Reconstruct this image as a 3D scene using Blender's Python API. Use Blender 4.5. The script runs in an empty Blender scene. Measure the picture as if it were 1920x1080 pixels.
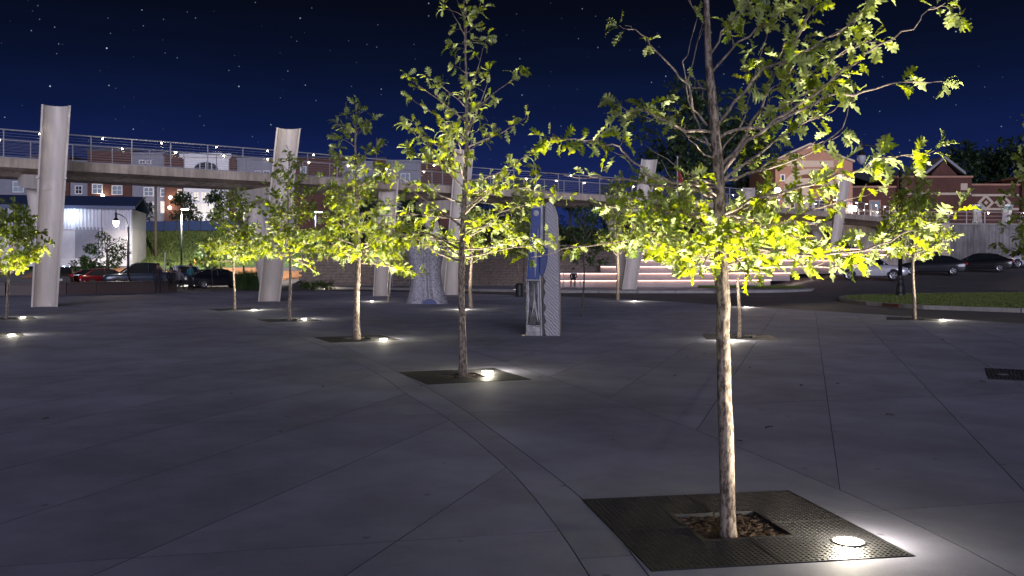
import bpy, bmesh, math, random
import numpy as np
from mathutils import Vector, Matrix, noise as mnoise

# ---------------------------------------------------------------- camera, sky, sun, exposure
scene = bpy.context.scene
R = math.radians
CAM_H = 1.6
FPX = 1750.0            # focal length in pixels of a 1920 wide picture
HORIZON = 495.0

cam_data = bpy.data.cameras.new('camera')
cam = bpy.data.objects.new('camera', cam_data)
scene.collection.objects.link(cam)
cam.location = (0, 0, CAM_H)
cam.rotation_euler = (R(90), 0, 0)
cam_data.sensor_width = 36.0
cam_data.lens = 36.0 * FPX / 1920.0
cam_data.shift_y = -(540 - HORIZON) / 1920.0
cam_data.clip_start = 0.1
cam_data.clip_end = 4000
scene.camera = cam

world = bpy.data.worlds.new('World')
scene.world = world
world.use_nodes = True
wt = world.node_tree
wt.nodes.clear()


def wn(t, **k):
    n = wt.nodes.new(t)
    for a, b in k.items():
        setattr(n, a, b)
    return n


w_out = wn('ShaderNodeOutputWorld')
w_bg = wn('ShaderNodeBackground')
w_tc = wn('ShaderNodeTexCoord')
w_sep = wn('ShaderNodeSeparateXYZ')
wt.links.new(w_tc.outputs['Generated'], w_sep.inputs[0])
w_ramp = wn('ShaderNodeValToRGB')
els = w_ramp.color_ramp.elements
els[0].position = 0.0
els[0].color = (0.0150, 0.0285, 0.122, 1)
els[1].position = 1.0
els[1].color = (0.0016, 0.0024, 0.0070, 1)
for p_, c_ in ((0.07, (0.0072, 0.0150, 0.080, 1)), (0.145, (0.0032, 0.0076, 0.040, 1)), (0.20, (0.0022, 0.0047, 0.0195, 1)),
               (0.26, (0.0016, 0.0026, 0.0080, 1))):
    e = els.new(p_)
    e.color = c_
wt.links.new(w_sep.outputs['Z'], w_ramp.inputs[0])
# thin streaks of high cloud
w_map = wn('ShaderNodeMapping')
w_map.inputs['Scale'].default_value = (3, 3, 22)
wt.links.new(w_tc.outputs['Generated'], w_map.inputs[0])
w_cn = wn('ShaderNodeTexNoise')
w_cn.inputs['Scale'].default_value = 1.6
w_cn.inputs['Detail'].default_value = 6
wt.links.new(w_map.outputs[0], w_cn.inputs['Vector'])
w_cr = wn('ShaderNodeMapRange')
w_cr.inputs[1].default_value = 0.45
w_cr.inputs[2].default_value = 0.8
w_cr.inputs[3].default_value = 1.0
w_cr.inputs[4].default_value = 1.22
wt.links.new(w_cn.outputs[0], w_cr.inputs[0])
w_mul = wn('ShaderNodeVectorMath', operation='SCALE')
wt.links.new(w_ramp.outputs[0], w_mul.inputs[0])
wt.links.new(w_cr.outputs[0], w_mul.inputs['Scale'])
w_last = w_mul.outputs[0]
# two layers of stars
for sc_, thr, amp, power in ((62.0, 0.052, 2.0, 3.4), (110.0, 0.074, 0.6, 1.8)):
    v = wn('ShaderNodeTexVoronoi')
    v.inputs['Scale'].default_value = sc_
    wt.links.new(w_tc.outputs['Generated'], v.inputs['Vector'])
    mr = wn('ShaderNodeMapRange')
    mr.inputs[1].default_value = 0.0
    mr.inputs[2].default_value = thr
    mr.inputs[3].default_value = 1.0
    mr.inputs[4].default_value = 0.0
    wt.links.new(v.outputs['Distance'], mr.inputs[0])
    sp = wn('ShaderNodeSeparateXYZ')
    wt.links.new(v.outputs['Color'], sp.inputs[0])
    pw = wn('ShaderNodeMath', operation='POWER')
    wt.links.new(sp.outputs[0], pw.inputs[0])
    pw.inputs[1].default_value = power
    m1 = wn('ShaderNodeMath', operation='MULTIPLY')
    wt.links.new(pw.outputs[0], m1.inputs[0])
    wt.links.new(mr.outputs[0], m1.inputs[1])
    m2 = wn('ShaderNodeMath', operation='MULTIPLY')
    wt.links.new(m1.outputs[0], m2.inputs[0])
    m2.inputs[1].default_value = amp
    cc = wn('ShaderNodeVectorMath', operation='SCALE')
    cc.inputs[0].default_value = (0.62, 0.82, 1.0)
    wt.links.new(m2.outputs[0], cc.inputs['Scale'])
    ad = wn('ShaderNodeVectorMath', operation='ADD')
    wt.links.new(w_last, ad.inputs[0])
    wt.links.new(cc.outputs[0], ad.inputs[1])
    w_last = ad.outputs[0]
wt.links.new(w_last, w_bg.inputs[0])
w_bg.inputs[1].default_value = 1.0
wt.links.new(w_bg.outputs[0], w_out.inputs[0])

sun_data = bpy.data.lights.new('fill_sun', 'SUN')  # added low soft lamp standing in for unseen city and flood lamps
sun_data.energy = 1.7
sun_data.angle = R(34)
sun_data.color = (0.77, 0.765, 1.0)
sun = bpy.data.objects.new('fill_sun', sun_data)
scene.collection.objects.link(sun)
sun.rotation_euler = Vector((-0.10, 0.98, -0.158)).to_track_quat('-Z', 'Y').to_euler()

vs = scene.view_settings
vs.view_transform = 'Standard'
vs.look = 'None'
vs.exposure = 0.3
vs.gamma = 1.0
vs.use_curve_mapping = False
scene.render.engine = 'CYCLES'
scene.cycles.use_denoising = True
scene.cycles.max_bounces = 6
scene.cycles.diffuse_bounces = 3
scene.cycles.glossy_bounces = 3
scene.cycles.transmission_bounces = 4
scene.cycles.sample_clamp_indirect = 4.0
scene.cycles.caustics_reflective = False
scene.cycles.caustics_refractive = False

COL = scene.collection
rnd = random.Random(7)


def gp(x, y, z=0.0):
    """ground point seen at a photo pixel"""
    d = (CAM_H - z) * FPX / (y - HORIZON)
    return ((x - 960) / FPX * d, d)


def at(x, d):
    return (x - 960) / FPX * d


def zat(y, d):
    return CAM_H + (HORIZON - y) / FPX * d


# ---------------------------------------------------------------- materials
def new_mat(name):
    m = bpy.data.materials.new(name)
    m.use_nodes = True
    nt = m.node_tree
    nt.nodes.clear()
    return m, nt


def mat(name, color, rough=0.6, metal=0.0, var=0.15, scale=8.0, bump=0.0, bump_scale=60.0, stain=0.0, stain_scale=0.7,
        rand=0.0, streak=0.0, coat=0.0, spec=0.5, spots=0.0):
    m, nt = new_mat(name)
    N = nt.nodes.new
    L = nt.links.new
    out = N('ShaderNodeOutputMaterial')
    b = N('ShaderNodeBsdfPrincipled')
    L(b.outputs[0], out.inputs[0])
    tc = N('ShaderNodeTexCoord')
    n1 = N('ShaderNodeTexNoise')
    n1.inputs['Scale'].default_value = scale
    n1.inputs['Detail'].default_value = 6
    L(tc.outputs['Object'], n1.inputs['Vector'])
    mr = N('ShaderNodeMapRange')
    mr.inputs[1].default_value = 0.25
    mr.inputs[2].default_value = 0.75
    mr.inputs[3].default_value = 1 - var
    mr.inputs[4].default_value = 1 + var
    L(n1.outputs[0], mr.inputs[0])
    val = mr.outputs[0]

    def mul(a, bb):
        mm = N('ShaderNodeMath')
        mm.operation = 'MULTIPLY'
        L(a, mm.inputs[0])
        L(bb, mm.inputs[1])
        return mm.outputs[0]
    if stain:
        n2 = N('ShaderNodeTexNoise')
        n2.inputs['Scale'].default_value = stain_scale
        n2.inputs['Detail'].default_value = 8
        n2.inputs['Roughness'].default_value = 0.62
        L(tc.outputs['Object'], n2.inputs['Vector'])
        m2 = N('ShaderNodeMapRange')
        m2.inputs[1].default_value = 0.35
        m2.inputs[2].default_value = 0.68
        m2.inputs[3].default_value = 1 - stain
        m2.inputs[4].default_value = 1 + stain * 0.4
        L(n2.outputs[0], m2.inputs[0])
        val = mul(val, m2.outputs[0])
    if streak:
        mp = N('ShaderNodeMapping')
        mp.inputs['Scale'].default_value = (1.6, 1.6, 0.12)
        L(tc.outputs['Object'], mp.inputs[0])
        n3 = N('ShaderNodeTexNoise')
        n3.inputs['Scale'].default_value = 3.0
        n3.inputs['Detail'].default_value = 5
        L(mp.outputs[0], n3.inputs['Vector'])
        m3 = N('ShaderNodeMapRange')
        m3.inputs[1].default_value = 0.35
        m3.inputs[2].default_value = 0.7
        m3.inputs[3].default_value = 1 - streak
        m3.inputs[4].default_value = 1 + streak * 0.3
        L(n3.outputs[0], m3.inputs[0])
        val = mul(val, m3.outputs[0])
    if spots:
        vo = N('ShaderNodeTexVoronoi')
        vo.inputs['Scale'].default_value = 2.3
        gq = N('ShaderNodeNewGeometry')
        L(gq.outputs['Position'], vo.inputs['Vector'])
        ms_ = N('ShaderNodeMapRange')
        ms_.inputs[1].default_value = 0.04
        ms_.inputs[2].default_value = 0.07
        ms_.inputs[3].default_value = 1 - spots
        ms_.inputs[4].default_value = 1.0
        L(vo.outputs['Distance'], ms_.inputs[0])
        val = mul(val, ms_.outputs[0])
        n5 = N('ShaderNodeTexNoise')
        n5.inputs['Scale'].default_value = 0.22
        n5.inputs['Detail'].default_value = 5
        L(gq.outputs['Position'], n5.inputs['Vector'])
        m5 = N('ShaderNodeMapRange')
        m5.inputs[1].default_value = 0.35
        m5.inputs[2].default_value = 0.65
        m5.inputs[3].default_value = 0.82
        m5.inputs[4].default_value = 1.14
        L(n5.outputs[0], m5.inputs[0])
        val = mul(val, m5.outputs[0])
    if rand:
        oi = N('ShaderNodeObjectInfo')
        m4 = N('ShaderNodeMapRange')
        m4.inputs[3].default_value = 1 - rand
        m4.inputs[4].default_value = 1 + rand
        L(oi.outputs['Random'], m4.inputs[0])
        val = mul(val, m4.outputs[0])
    vm = N('ShaderNodeVectorMath')
    vm.operation = 'SCALE'
    vm.inputs[0].default_value = color
    L(val, vm.inputs['Scale'])
    L(vm.outputs[0], b.inputs['Base Color'])
    b.inputs['Roughness'].default_value = rough
    b.inputs['Metallic'].default_value = metal
    b.inputs['Specular IOR Level'].default_value = spec
    if coat:
        b.inputs['Coat Weight'].default_value = coat
        b.inputs['Coat Roughness'].default_value = 0.05
    if bump:
        n4 = N('ShaderNodeTexNoise')
        n4.inputs['Scale'].default_value = bump_scale
        n4.inputs['Detail'].default_value = 5
        L(tc.outputs['Object'], n4.inputs['Vector'])
        bp = N('ShaderNodeBump')
        bp.inputs['Strength'].default_value = bump
        bp.inputs['Distance'].default_value = 0.02
        L(n4.outputs[0], bp.inputs['Height'])
        L(bp.outputs[0], b.inputs['Normal'])
    return m


def emit(name, color, strength):
    m, nt = new_mat(name)
    out = nt.nodes.new('ShaderNodeOutputMaterial')
    e = nt.nodes.new('ShaderNodeEmission')
    e.inputs[0].default_value = (*color, 1)
    e.inputs[1].default_value = strength
    nt.links.new(e.outputs[0], out.inputs[0])
    return m


def leaf_mat(name, top, under, trans, tw=0.45):
    m, nt = new_mat(name)
    N = nt.nodes.new
    L = nt.links.new
    out = N('ShaderNodeOutputMaterial')
    geo = N('ShaderNodeNewGeometry')
    tc = N('ShaderNodeTexCoord')
    n1 = N('ShaderNodeTexNoise')
    n1.inputs['Scale'].default_value = 2.3
    n1.inputs['Detail'].default_value = 3
    L(geo.outputs['Position'], n1.inputs['Vector'])
    mr = N('ShaderNodeMapRange')
    mr.inputs[1].default_value = 0.3
    mr.inputs[2].default_value = 0.7
    mr.inputs[3].default_value = 0.7
    mr.inputs[4].default_value = 1.25
    L(n1.outputs[0], mr.inputs[0])
    rmr = N('ShaderNodeMapRange')
    rmr.inputs[3].default_value = 0.75
    rmr.inputs[4].default_value = 1.2
    L(geo.outputs['Random Per Island'], rmr.inputs[0])
    mm = N('ShaderNodeMath')
    mm.operation = 'MULTIPLY'
    L(mr.outputs[0], mm.inputs[0])
    L(rmr.outputs[0], mm.inputs[1])
    mix = N('ShaderNodeMix')
    mix.data_type = 'RGBA'
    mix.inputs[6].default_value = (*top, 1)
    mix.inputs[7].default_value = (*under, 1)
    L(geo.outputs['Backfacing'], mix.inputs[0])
    vm = N('ShaderNodeVectorMath')
    vm.operation = 'SCALE'
    L(mix.outputs[2], vm.inputs[0])
    L(mm.outputs[0], vm.inputs['Scale'])
    p = N('ShaderNodeBsdfPrincipled')
    p.inputs['Roughness'].default_value = 0.42
    p.inputs['Specular IOR Level'].default_value = 0.45
    L(vm.outputs[0], p.inputs['Base Color'])
    t = N('ShaderNodeBsdfTranslucent')
    vm2 = N('ShaderNodeVectorMath')
    vm2.operation = 'SCALE'
    vm2.inputs[0].default_value = trans
    L(mm.outputs[0], vm2.inputs['Scale'])
    L(vm2.outputs[0], t.inputs[0])
    ms = N('ShaderNodeMixShader')
    ms.inputs[0].default_value = tw
    L(p.outputs[0], ms.inputs[1])
    L(t.outputs[0], ms.inputs[2])
    L(ms.outputs[0], out.inputs[0])
    return m


def bark_mat(name, ca, cb, scale=14.0, squash=0.25, bump=0.9):
    m, nt = new_mat(name)
    N = nt.nodes.new
    L = nt.links.new
    out = N('ShaderNodeOutputMaterial')
    b = N('ShaderNodeBsdfPrincipled')
    L(b.outputs[0], out.inputs[0])
    tc = N('ShaderNodeTexCoord')
    mp = N('ShaderNodeMapping')
    mp.inputs['Scale'].default_value = (1, 1, squash)
    L(tc.outputs['Object'], mp.inputs[0])
    n1 = N('ShaderNodeTexNoise')
    n1.inputs['Scale'].default_value = scale * 3
    n1.inputs['Detail'].default_value = 7
    n1.inputs['Roughness'].default_value = 0.7
    L(mp.outputs[0], n1.inputs['Vector'])
    rp = N('ShaderNodeValToRGB')
    rp.color_ramp.elements[0].position = 0.42
    rp.color_ramp.elements[0].color = (*ca, 1)
    rp.color_ramp.elements[1].position = 0.57
    rp.color_ramp.elements[1].color = (*cb, 1)
    L(n1.outputs[0], rp.inputs[0])
    L(rp.outputs[0], b.inputs['Base Color'])
    b.inputs['Roughness'].default_value = 0.85
    bp = N('ShaderNodeBump')
    bp.inputs['Strength'].default_value = bump
    bp.inputs['Distance'].default_value = 0.012
    L(n1.outputs[0], bp.inputs['Height'])
    L(bp.outputs[0], b.inputs['Normal'])
    return m


M = {}
M['concrete'] = mat('plaza_concrete', (0.335, 0.335, 0.45), 0.76, var=0.07, scale=60, stain=0.3, stain_scale=0.8, bump=0.14, bump_scale=200, rand=0.06, spots=0.45)
M['asphalt'] = mat('asphalt', (0.13, 0.122, 0.13), 0.75, var=0.25, scale=120, stain=0.22, stain_scale=0.35, bump=0.3, bump_scale=160)
M['kerb'] = mat('kerb_concrete', (0.36, 0.34, 0.32), 0.75, var=0.12, scale=12, stain=0.25, stain_scale=2.0, bump=0.2)
M['deck'] = mat('bridge_concrete', (0.58, 0.48, 0.38), 0.8, var=0.08, scale=3, stain=0.25, stain_scale=0.8, streak=0.35, bump=0.15, bump_scale=30)
M['retain'] = mat('wall_concrete', (0.30, 0.28, 0.27), 0.85, var=0.08, scale=3, stain=0.45, stain_scale=0.45, streak=0.45, bump=0.15, bump_scale=30)
M['pier'] = mat('white_painted_steel', (0.68, 0.61, 0.525), 0.42, var=0.04, scale=2, streak=0.16)
M['steel'] = mat('stainless_steel', (0.44, 0.43, 0.45), 0.4, metal=0.25, var=0.05)
M['grate'] = mat('cast_iron', (0.016, 0.016, 0.019), 0.55, metal=0.2, var=0.25, scale=25, bump=0.25, bump_scale=90)
M['mulch'] = mat('mulch', (0.06, 0.034, 0.02), 0.95, var=0.5, scale=45, bump=1.0, bump_scale=55)
M['chips'] = mat('mulch_chips', (0.05, 0.027, 0.016), 0.9, var=0.7, scale=22)
M['bark'] = bark_mat('pale_bark', (0.065, 0.045, 0.032), (0.33, 0.265, 0.21), squash=0.4, bump=1.0)
M['twig'] = bark_mat('twig_bark', (0.16, 0.12, 0.09), (0.36, 0.29, 0.24), scale=20)
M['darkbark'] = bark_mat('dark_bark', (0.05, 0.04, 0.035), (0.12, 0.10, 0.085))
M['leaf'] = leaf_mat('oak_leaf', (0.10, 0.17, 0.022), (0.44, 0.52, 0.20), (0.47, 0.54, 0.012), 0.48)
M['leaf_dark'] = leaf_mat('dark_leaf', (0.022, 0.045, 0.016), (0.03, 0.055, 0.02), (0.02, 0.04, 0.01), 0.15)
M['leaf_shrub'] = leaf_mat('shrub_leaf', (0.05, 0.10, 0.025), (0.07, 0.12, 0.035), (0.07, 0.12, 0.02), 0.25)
M['grass'] = mat('lawn_soil', (0.075, 0.13, 0.04), 0.95, var=0.35, scale=30, stain=0.3, stain_scale=0.6, bump=0.6, bump_scale=90)
M['grass_blade'] = mat('grass_blade', (0.13, 0.17, 0.035), 0.8, var=0.3, scale=4)
M['blacksteel'] = mat('black_powder_coat', (0.018, 0.018, 0.02), 0.38, var=0.1)
M['rubber'] = mat('tyre_rubber', (0.012, 0.012, 0.013), 0.8)
M['rim'] = mat('alloy_rim', (0.55, 0.55, 0.57), 0.3, metal=0.85)
M['carglass'] = mat('tinted_glass', (0.012, 0.014, 0.017), 0.1, var=0.0, spec=0.5)
M['plastic'] = mat('dark_trim_plastic', (0.02, 0.02, 0.022), 0.55)
M['brick'] = mat('red_brick', (0.10, 0.042, 0.032), 0.9, var=0.18, scale=5, stain=0.2, stain_scale=0.5)
M['brick_warm'] = mat('tan_brick', (0.40, 0.22, 0.155), 0.9, var=0.12, scale=5, stain=0.15, stain_scale=0.6)
M['stone'] = mat('cast_stone', (0.52, 0.43, 0.34), 0.85, var=0.08, scale=4)
M['siding'] = mat('grey_siding', (0.24, 0.24, 0.28), 0.8, var=0.06, scale=2, stain=0.12, stain_scale=0.4)
M['whitepaint'] = mat('white_paint', (0.72, 0.71, 0.72), 0.7, var=0.05)
M['roof'] = mat('dark_shingles', (0.06, 0.06, 0.075), 0.9, var=0.25, scale=9)
M['blueroof'] = mat('blue_metal_roof', (0.035, 0.055, 0.13), 0.5, var=0.08)
M['sheet'] = mat('corrugated_sheet', (0.52, 0.53, 0.60), 0.5, var=0.06, scale=2, streak=0.18)
M['blockpaint'] = mat('painted_block', (0.58, 0.56, 0.58), 0.85, var=0.06, scale=5, stain=0.15)
M['darkwin'] = mat('dark_window_glass', (0.015, 0.02, 0.035), 0.3, var=0.0, spec=0.2)
M['wallblock'] = mat('retaining_block', (0.30, 0.24, 0.20), 0.9, var=0.15, scale=6, stain=0.2, stain_scale=3, bump=0.6, bump_scale=25, rand=0.14)
M['terrace'] = mat('terrace_concrete', (0.46, 0.40, 0.38), 0.8, var=0.07, scale=3, stain=0.15)
M['granite'] = mat('brown_granite', (0.12, 0.085, 0.08), 0.5, var=0.2, scale=40, stain=0.1)
M['wood'] = mat('weathered_pole_wood', (0.13, 0.10, 0.08), 0.9, var=0.2, scale=6)
M['soil'] = mat('bare_red_soil', (0.36, 0.17, 0.08), 0.95, var=0.3, scale=4, stain=0.25, stain_scale=1.2, bump=0.5)
M['bluefence'] = mat('blue_fence_mesh', (0.035, 0.06, 0.15), 0.85, var=0.15)
M['rust'] = mat('rusty_iron', (0.12, 0.045, 0.025), 0.85, var=0.35, scale=15)
M['lens'] = emit('uplight_lens', (1.0, 0.93, 0.86), 26)
M['rail_led'] = emit('rail_led', (1.0, 0.80, 0.55), 60)
M['step_led'] = emit('step_led', (1.0, 0.56, 0.45), 12)
M['lamp_warm'] = emit('lamp_warm', (1.0, 0.82, 0.62), 22)
M['lamp_cool'] = emit('lamp_cool', (0.75, 0.88, 1.0), 40)
M['lamp_star'] = emit('lamp_flood', (1.0, 0.95, 0.90), 120)
M['win_warm'] = emit('lit_window_warm', (1.0, 0.74, 0.46), 0.75)
M['win_white'] = emit('lit_window_white', (1.0, 0.90, 0.82), 0.85)
M['win_cool'] = emit('lit_window_cool', (0.55, 0.66, 0.95), 0.22)
M['glass_lamp'] = mat('frosted_lamp_glass', (0.55, 0.53, 0.55), 0.35, var=0.03)
M['tail'] = mat('tail_light_red', (0.6, 0.012, 0.02), 0.15, coat=0.6)
M['head'] = mat('head_light_glass', (0.6, 0.6, 0.62), 0.12, metal=0.4)
M['plate'] = mat('licence_plate', (0.55, 0.56, 0.55), 0.5)


def paint(name, c, flake=0.35):
    return mat(name, c, 0.28, metal=flake, var=0.02, coat=1.0)


# ---------------------------------------------------------------- mesh helpers
class MB:
    """collects vertices and faces of ONE mesh"""
    def __init__(self):
        self.v = []
        self.f = []
        self.mi = []

    def add(self, verts, faces, mi=0):
        o = len(self.v)
        self.v += [tuple(p) for p in verts]
        self.f += [tuple(i + o for i in f) for f in faces]
        self.mi += [mi] * len(faces)
        return self

    def box(self, c, s, rz=0.0, mi=0):
        cx, cy, cz = c
        hx, hy, hz = s[0] / 2, s[1] / 2, s[2] / 2
        ca, sa = math.cos(rz), math.sin(rz)
        vv = []
        for z in (-hz, hz):
            for x, y in ((-hx, -hy), (hx, -hy), (hx, hy), (-hx, hy)):
                vv.append((cx + x * ca - y * sa, cy + x * sa + y * ca, cz + z))
        return self.add(vv, [(3, 2, 1, 0), (4, 5, 6, 7), (0, 1, 5, 4), (1, 2, 6, 5), (2, 3, 7, 6), (3, 0, 4, 7)], mi)

    def tube(self, pts, rad, n=8, cap=True, mi=0):
        pts = [Vector(p) for p in pts]
        if not isinstance(rad, (list, tuple)):
            rad = [rad] * len(pts)
        vv, ff = [], []
        up = None
        for i, p in enumerate(pts):
            if i == 0:
                t = pts[1] - pts[0]
            elif i == len(pts) - 1:
                t = pts[-1] - pts[-2]
            else:
                t = pts[i + 1] - pts[i - 1]
            t.normalize()
            if up is None:
                up = Vector((0, 0, 1)) if abs(t.z) < 0.9 else Vector((1, 0, 0))
            a = t.cross(up)
            if a.length < 1e-5:
                a = t.cross(Vector((0, 1, 0)))
            a.normalize()
            b = a.cross(t)
            up = b
            for k in range(n):
                th = 2 * math.pi * k / n
                vv.append(p + (a * math.cos(th) + b * math.sin(th)) * rad[i])
        for i in range(len(pts) - 1):
            for k in range(n):
                k2 = (k + 1) % n
                ff.append((i * n + k, i * n + k2, (i + 1) * n + k2, (i + 1) * n + k))
        if cap:
            ff.append(tuple(reversed(range(n))))
            ff.append(tuple((len(pts) - 1) * n + k for k in range(n)))
        return self.add(vv, ff, mi)

    def prism(self, poly, z0, z1, mi=0):
        n = len(poly)
        vv = [(x, y, z0) for x, y in poly] + [(x, y, z1) for x, y in poly]
        ff = [tuple(reversed(range(n))), tuple(range(n, 2 * n))]
        for k in range(n):
            k2 = (k + 1) % n
            ff.append((k, k2, n + k2, n + k))
        return self.add(vv, ff, mi)

    def extrude_y(self, poly, y0, y1, mi=0):
        """poly in (x,z), extruded along y; counter clockwise seen from -y"""
        n = len(poly)
        vv = [(x, y0, z) for x, z in poly] + [(x, y1, z) for x, z in poly]
        ff = [tuple(range(n)), tuple(reversed(range(n, 2 * n)))]
        for k in range(n):
            k2 = (k + 1) % n
            ff.append((k2, k, n + k, n + k2))
        return self.add(vv, ff, mi)

    def lathe(self, prof, c=(0, 0, 0), n=16, mi=0):
        vv, ff = [], []
        for r, z in prof:
            for k in range(n):
                a = 2 * math.pi * k / n
                vv.append((c[0] + r * math.cos(a), c[1] + r * math.sin(a), c[2] + z))
        for i in range(len(prof) - 1):
            for k in range(n):
                k2 = (k + 1) % n
                ff.append((i * n + k, i * n + k2, (i + 1) * n + k2, (i + 1) * n + k))
        ff.append(tuple(reversed(range(n))))
        ff.append(tuple((len(prof) - 1) * n + k for k in range(n)))
        return self.add(vv, ff, mi)

    def mesh(self, name):
        me = bpy.data.meshes.new(name)
        me.from_pydata(self.v, [], self.f)
        if any(self.mi):
            me.polygons.foreach_set('material_index', self.mi)
        me.update()
        return me

    def build(self, name, m, parent=None, smooth=False, bevel=0.0, loc=None):
        me = self.mesh(name)
        for mm in (m if isinstance(m, (list, tuple)) else [m]):
            me.materials.append(mm)
        return link(name, me, parent, smooth, bevel, loc)


def link(name, me, parent=None, smooth=False, bevel=0.0, loc=None):
    if smooth:
        me.polygons.foreach_set('use_smooth', [True] * len(me.polygons))
    o = bpy.data.objects.new(name, me)
    COL.objects.link(o)
    if parent is not None:
        o.parent = parent
    if loc is not None:
        o.location = loc
    if bevel:
        b = o.modifiers.new('bevel', 'BEVEL')
        b.width = bevel
        b.segments = 2
        b.limit_method = 'ANGLE'
    return o


def tag(o, label, cat, group=None, kind=None):
    if label:
        o['label'] = label
    if cat:
        o['category'] = cat
    if group:
        o['group'] = group
    if kind:
        o['kind'] = kind
    return o


def structure(o, label=None):
    o['kind'] = 'structure'
    if label:
        o['label'] = label
    return o


def empty(name, loc=(0, 0, 0), rz=0.0):
    o = bpy.data.objects.new(name, None)
    o.empty_display_size = 0.2
    COL.objects.link(o)
    o.location = loc
    o.rotation_euler = (0, 0, rz)
    return o


def copy_tree(o, parent=None):
    c = o.copy()
    COL.objects.link(c)
    if parent is not None:
        c.parent = parent
    for ch in list(o.children):
        copy_tree(ch, c)
    return c


def sstep(a, b, x):
    t = min(1.0, max(0.0, (x - a) / (b - a)))
    return t * t * (3 - 2 * t)


def point_light(name, loc, power, color, parent=None, radius=0.1, spot=None, aim=None, blend=0.5, linear=False):
    ld = bpy.data.lights.new(name, 'SPOT' if spot else 'POINT')
    ld.energy = power
    ld.color = color
    ld.shadow_soft_size = radius
    if spot:
        ld.spot_size = spot
        ld.spot_blend = blend
    if linear:
        ld.use_nodes = True
        lt = ld.node_tree
        em = next(q for q in lt.nodes if q.type == 'EMISSION')
        fo = lt.nodes.new('ShaderNodeLightFalloff')
        fo.inputs[0].default_value = 1.0
        lt.links.new(fo.outputs['Linear'], em.inputs['Strength'])
    o = bpy.data.objects.new(name, ld)
    COL.objects.link(o)
    o.location = loc
    if aim is not None:
        o.rotation_euler = (Vector(aim) - Vector(loc)).to_track_quat('-Z', 'Y').to_euler()
    if parent is not None:
        o.parent = parent
    return o

# ---------------------------------------------------------------- terrain
def step_front(x):
    return 60.0 + (x - 2.7) * 0.15 if x < 16 else 62.0 + (x - 16) * 0.56


def terrain(x, y):
    z = -0.03
    # parking lot on the right climbs gently
    z += sstep(15, 23, x) * min(1.5, max(0.0, (y - 52) * 0.048))
    # lot behind the seat wall lies a little lower, then the hill
    lf = sstep(-11, -16, x)
    z += lf * (-0.17 * sstep(60, 66, y) + 1.75 * sstep(76, 86, y) + 4.0 * sstep(86, 110, y))
    # slope behind the block wall and behind the terraces
    mf = sstep(-16, -12, x) * (1 - sstep(27, 31, x))
    b = 65.0 if x < 3 else step_front(x) + 6.9
    z += mf * (2.5 * sstep(b, b + 0.8, y) + 3.0 * sstep(b + 2, b + 40, y))
    return z


def ladder(a, b, fine):
    out, v = [], a
    while v < b:
        out.append(v)
        v += fine(v)
    out.append(b)
    return out


gx = ladder(-420, 420, lambda v: 2.0 if -60 <= v < 70 else 20.0)
gy = ladder(-40, 700, lambda v: 6.0 if v < 44 else (0.8 if v < 114 else 30.0))
gv = [(x, y, terrain(x, y)) for y in gy for x in gx]
nx = len(gx)
gf = [(j * nx + i, j * nx + i + 1, (j + 1) * nx + i + 1, (j + 1) * nx + i) for j in range(len(gy) - 1) for i in range(nx - 1)]
mb = MB()
mb.add(gv, gf)
structure(mb.build('ground', M['asphalt'], smooth=True))


def drape(name, material, x0, x1, y0, y1, inside, lift=0.03, step=0.8):
    xs = np.arange(x0, x1 + 1e-6, step)
    ys = np.arange(y0, y1 + 1e-6, step)
    idx, vv, ff = {}, [], []

    def vid(i, j):
        if (i, j) not in idx:
            idx[(i, j)] = len(vv)
            vv.append((xs[i], ys[j], terrain(xs[i], ys[j]) + lift))
        return idx[(i, j)]
    for j in range(len(ys) - 1):
        for i in range(len(xs) - 1):
            if inside(xs[i] + step / 2, ys[j] + step / 2):
                ff.append((vid(i, j), vid(i + 1, j), vid(i + 1, j + 1), vid(i, j + 1)))
    mb = MB()
    mb.add(vv, ff)
    return mb.build(name, material, smooth=True)


structure(drape('hill', M['grass'], -60, -8, 82, 112, lambda x, y: y > 83 + 1.2 * math.sin(x * 0.5), 0.03))
structure(drape('bare_earth', M['soil'], -42, -16, 78.4, 84, lambda x, y: y < 82.6 + 0.8 * math.sin(x * 0.7) and y > 79.5 + 0.5 * math.sin(x), 0.05, 0.6))
structure(drape('wooded_bank', M['mulch'], -14, 28, 66, 112, lambda x, y: y > (65.8 if x < 3 else step_front(x) + 7.6), 0.03))

# ---------------------------------------------------------------- plaza of concrete panels
def spline(pts, step=0.5):
    out = []
    P = [Vector((*p, 0)) for p in pts]
    P = [P[0] * 2 - P[1]] + P + [P[-1] * 2 - P[-2]]
    for i in range(1, len(P) - 2):
        n = max(2, int((P[i + 1] - P[i]).length / step))
        for k in range(n):
            t = k / n
            a, b, c, d = P[i - 1], P[i], P[i + 1], P[i + 2]
            q = 0.5 * ((2 * b) + (c - a) * t + (2 * a - 5 * b + 4 * c - d) * t * t + (3 * b - a - 3 * c + d) * t ** 3)
            out.append((q.x, q.y))
    out.append((P[-2].x, P[-2].y))
    return out


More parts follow.
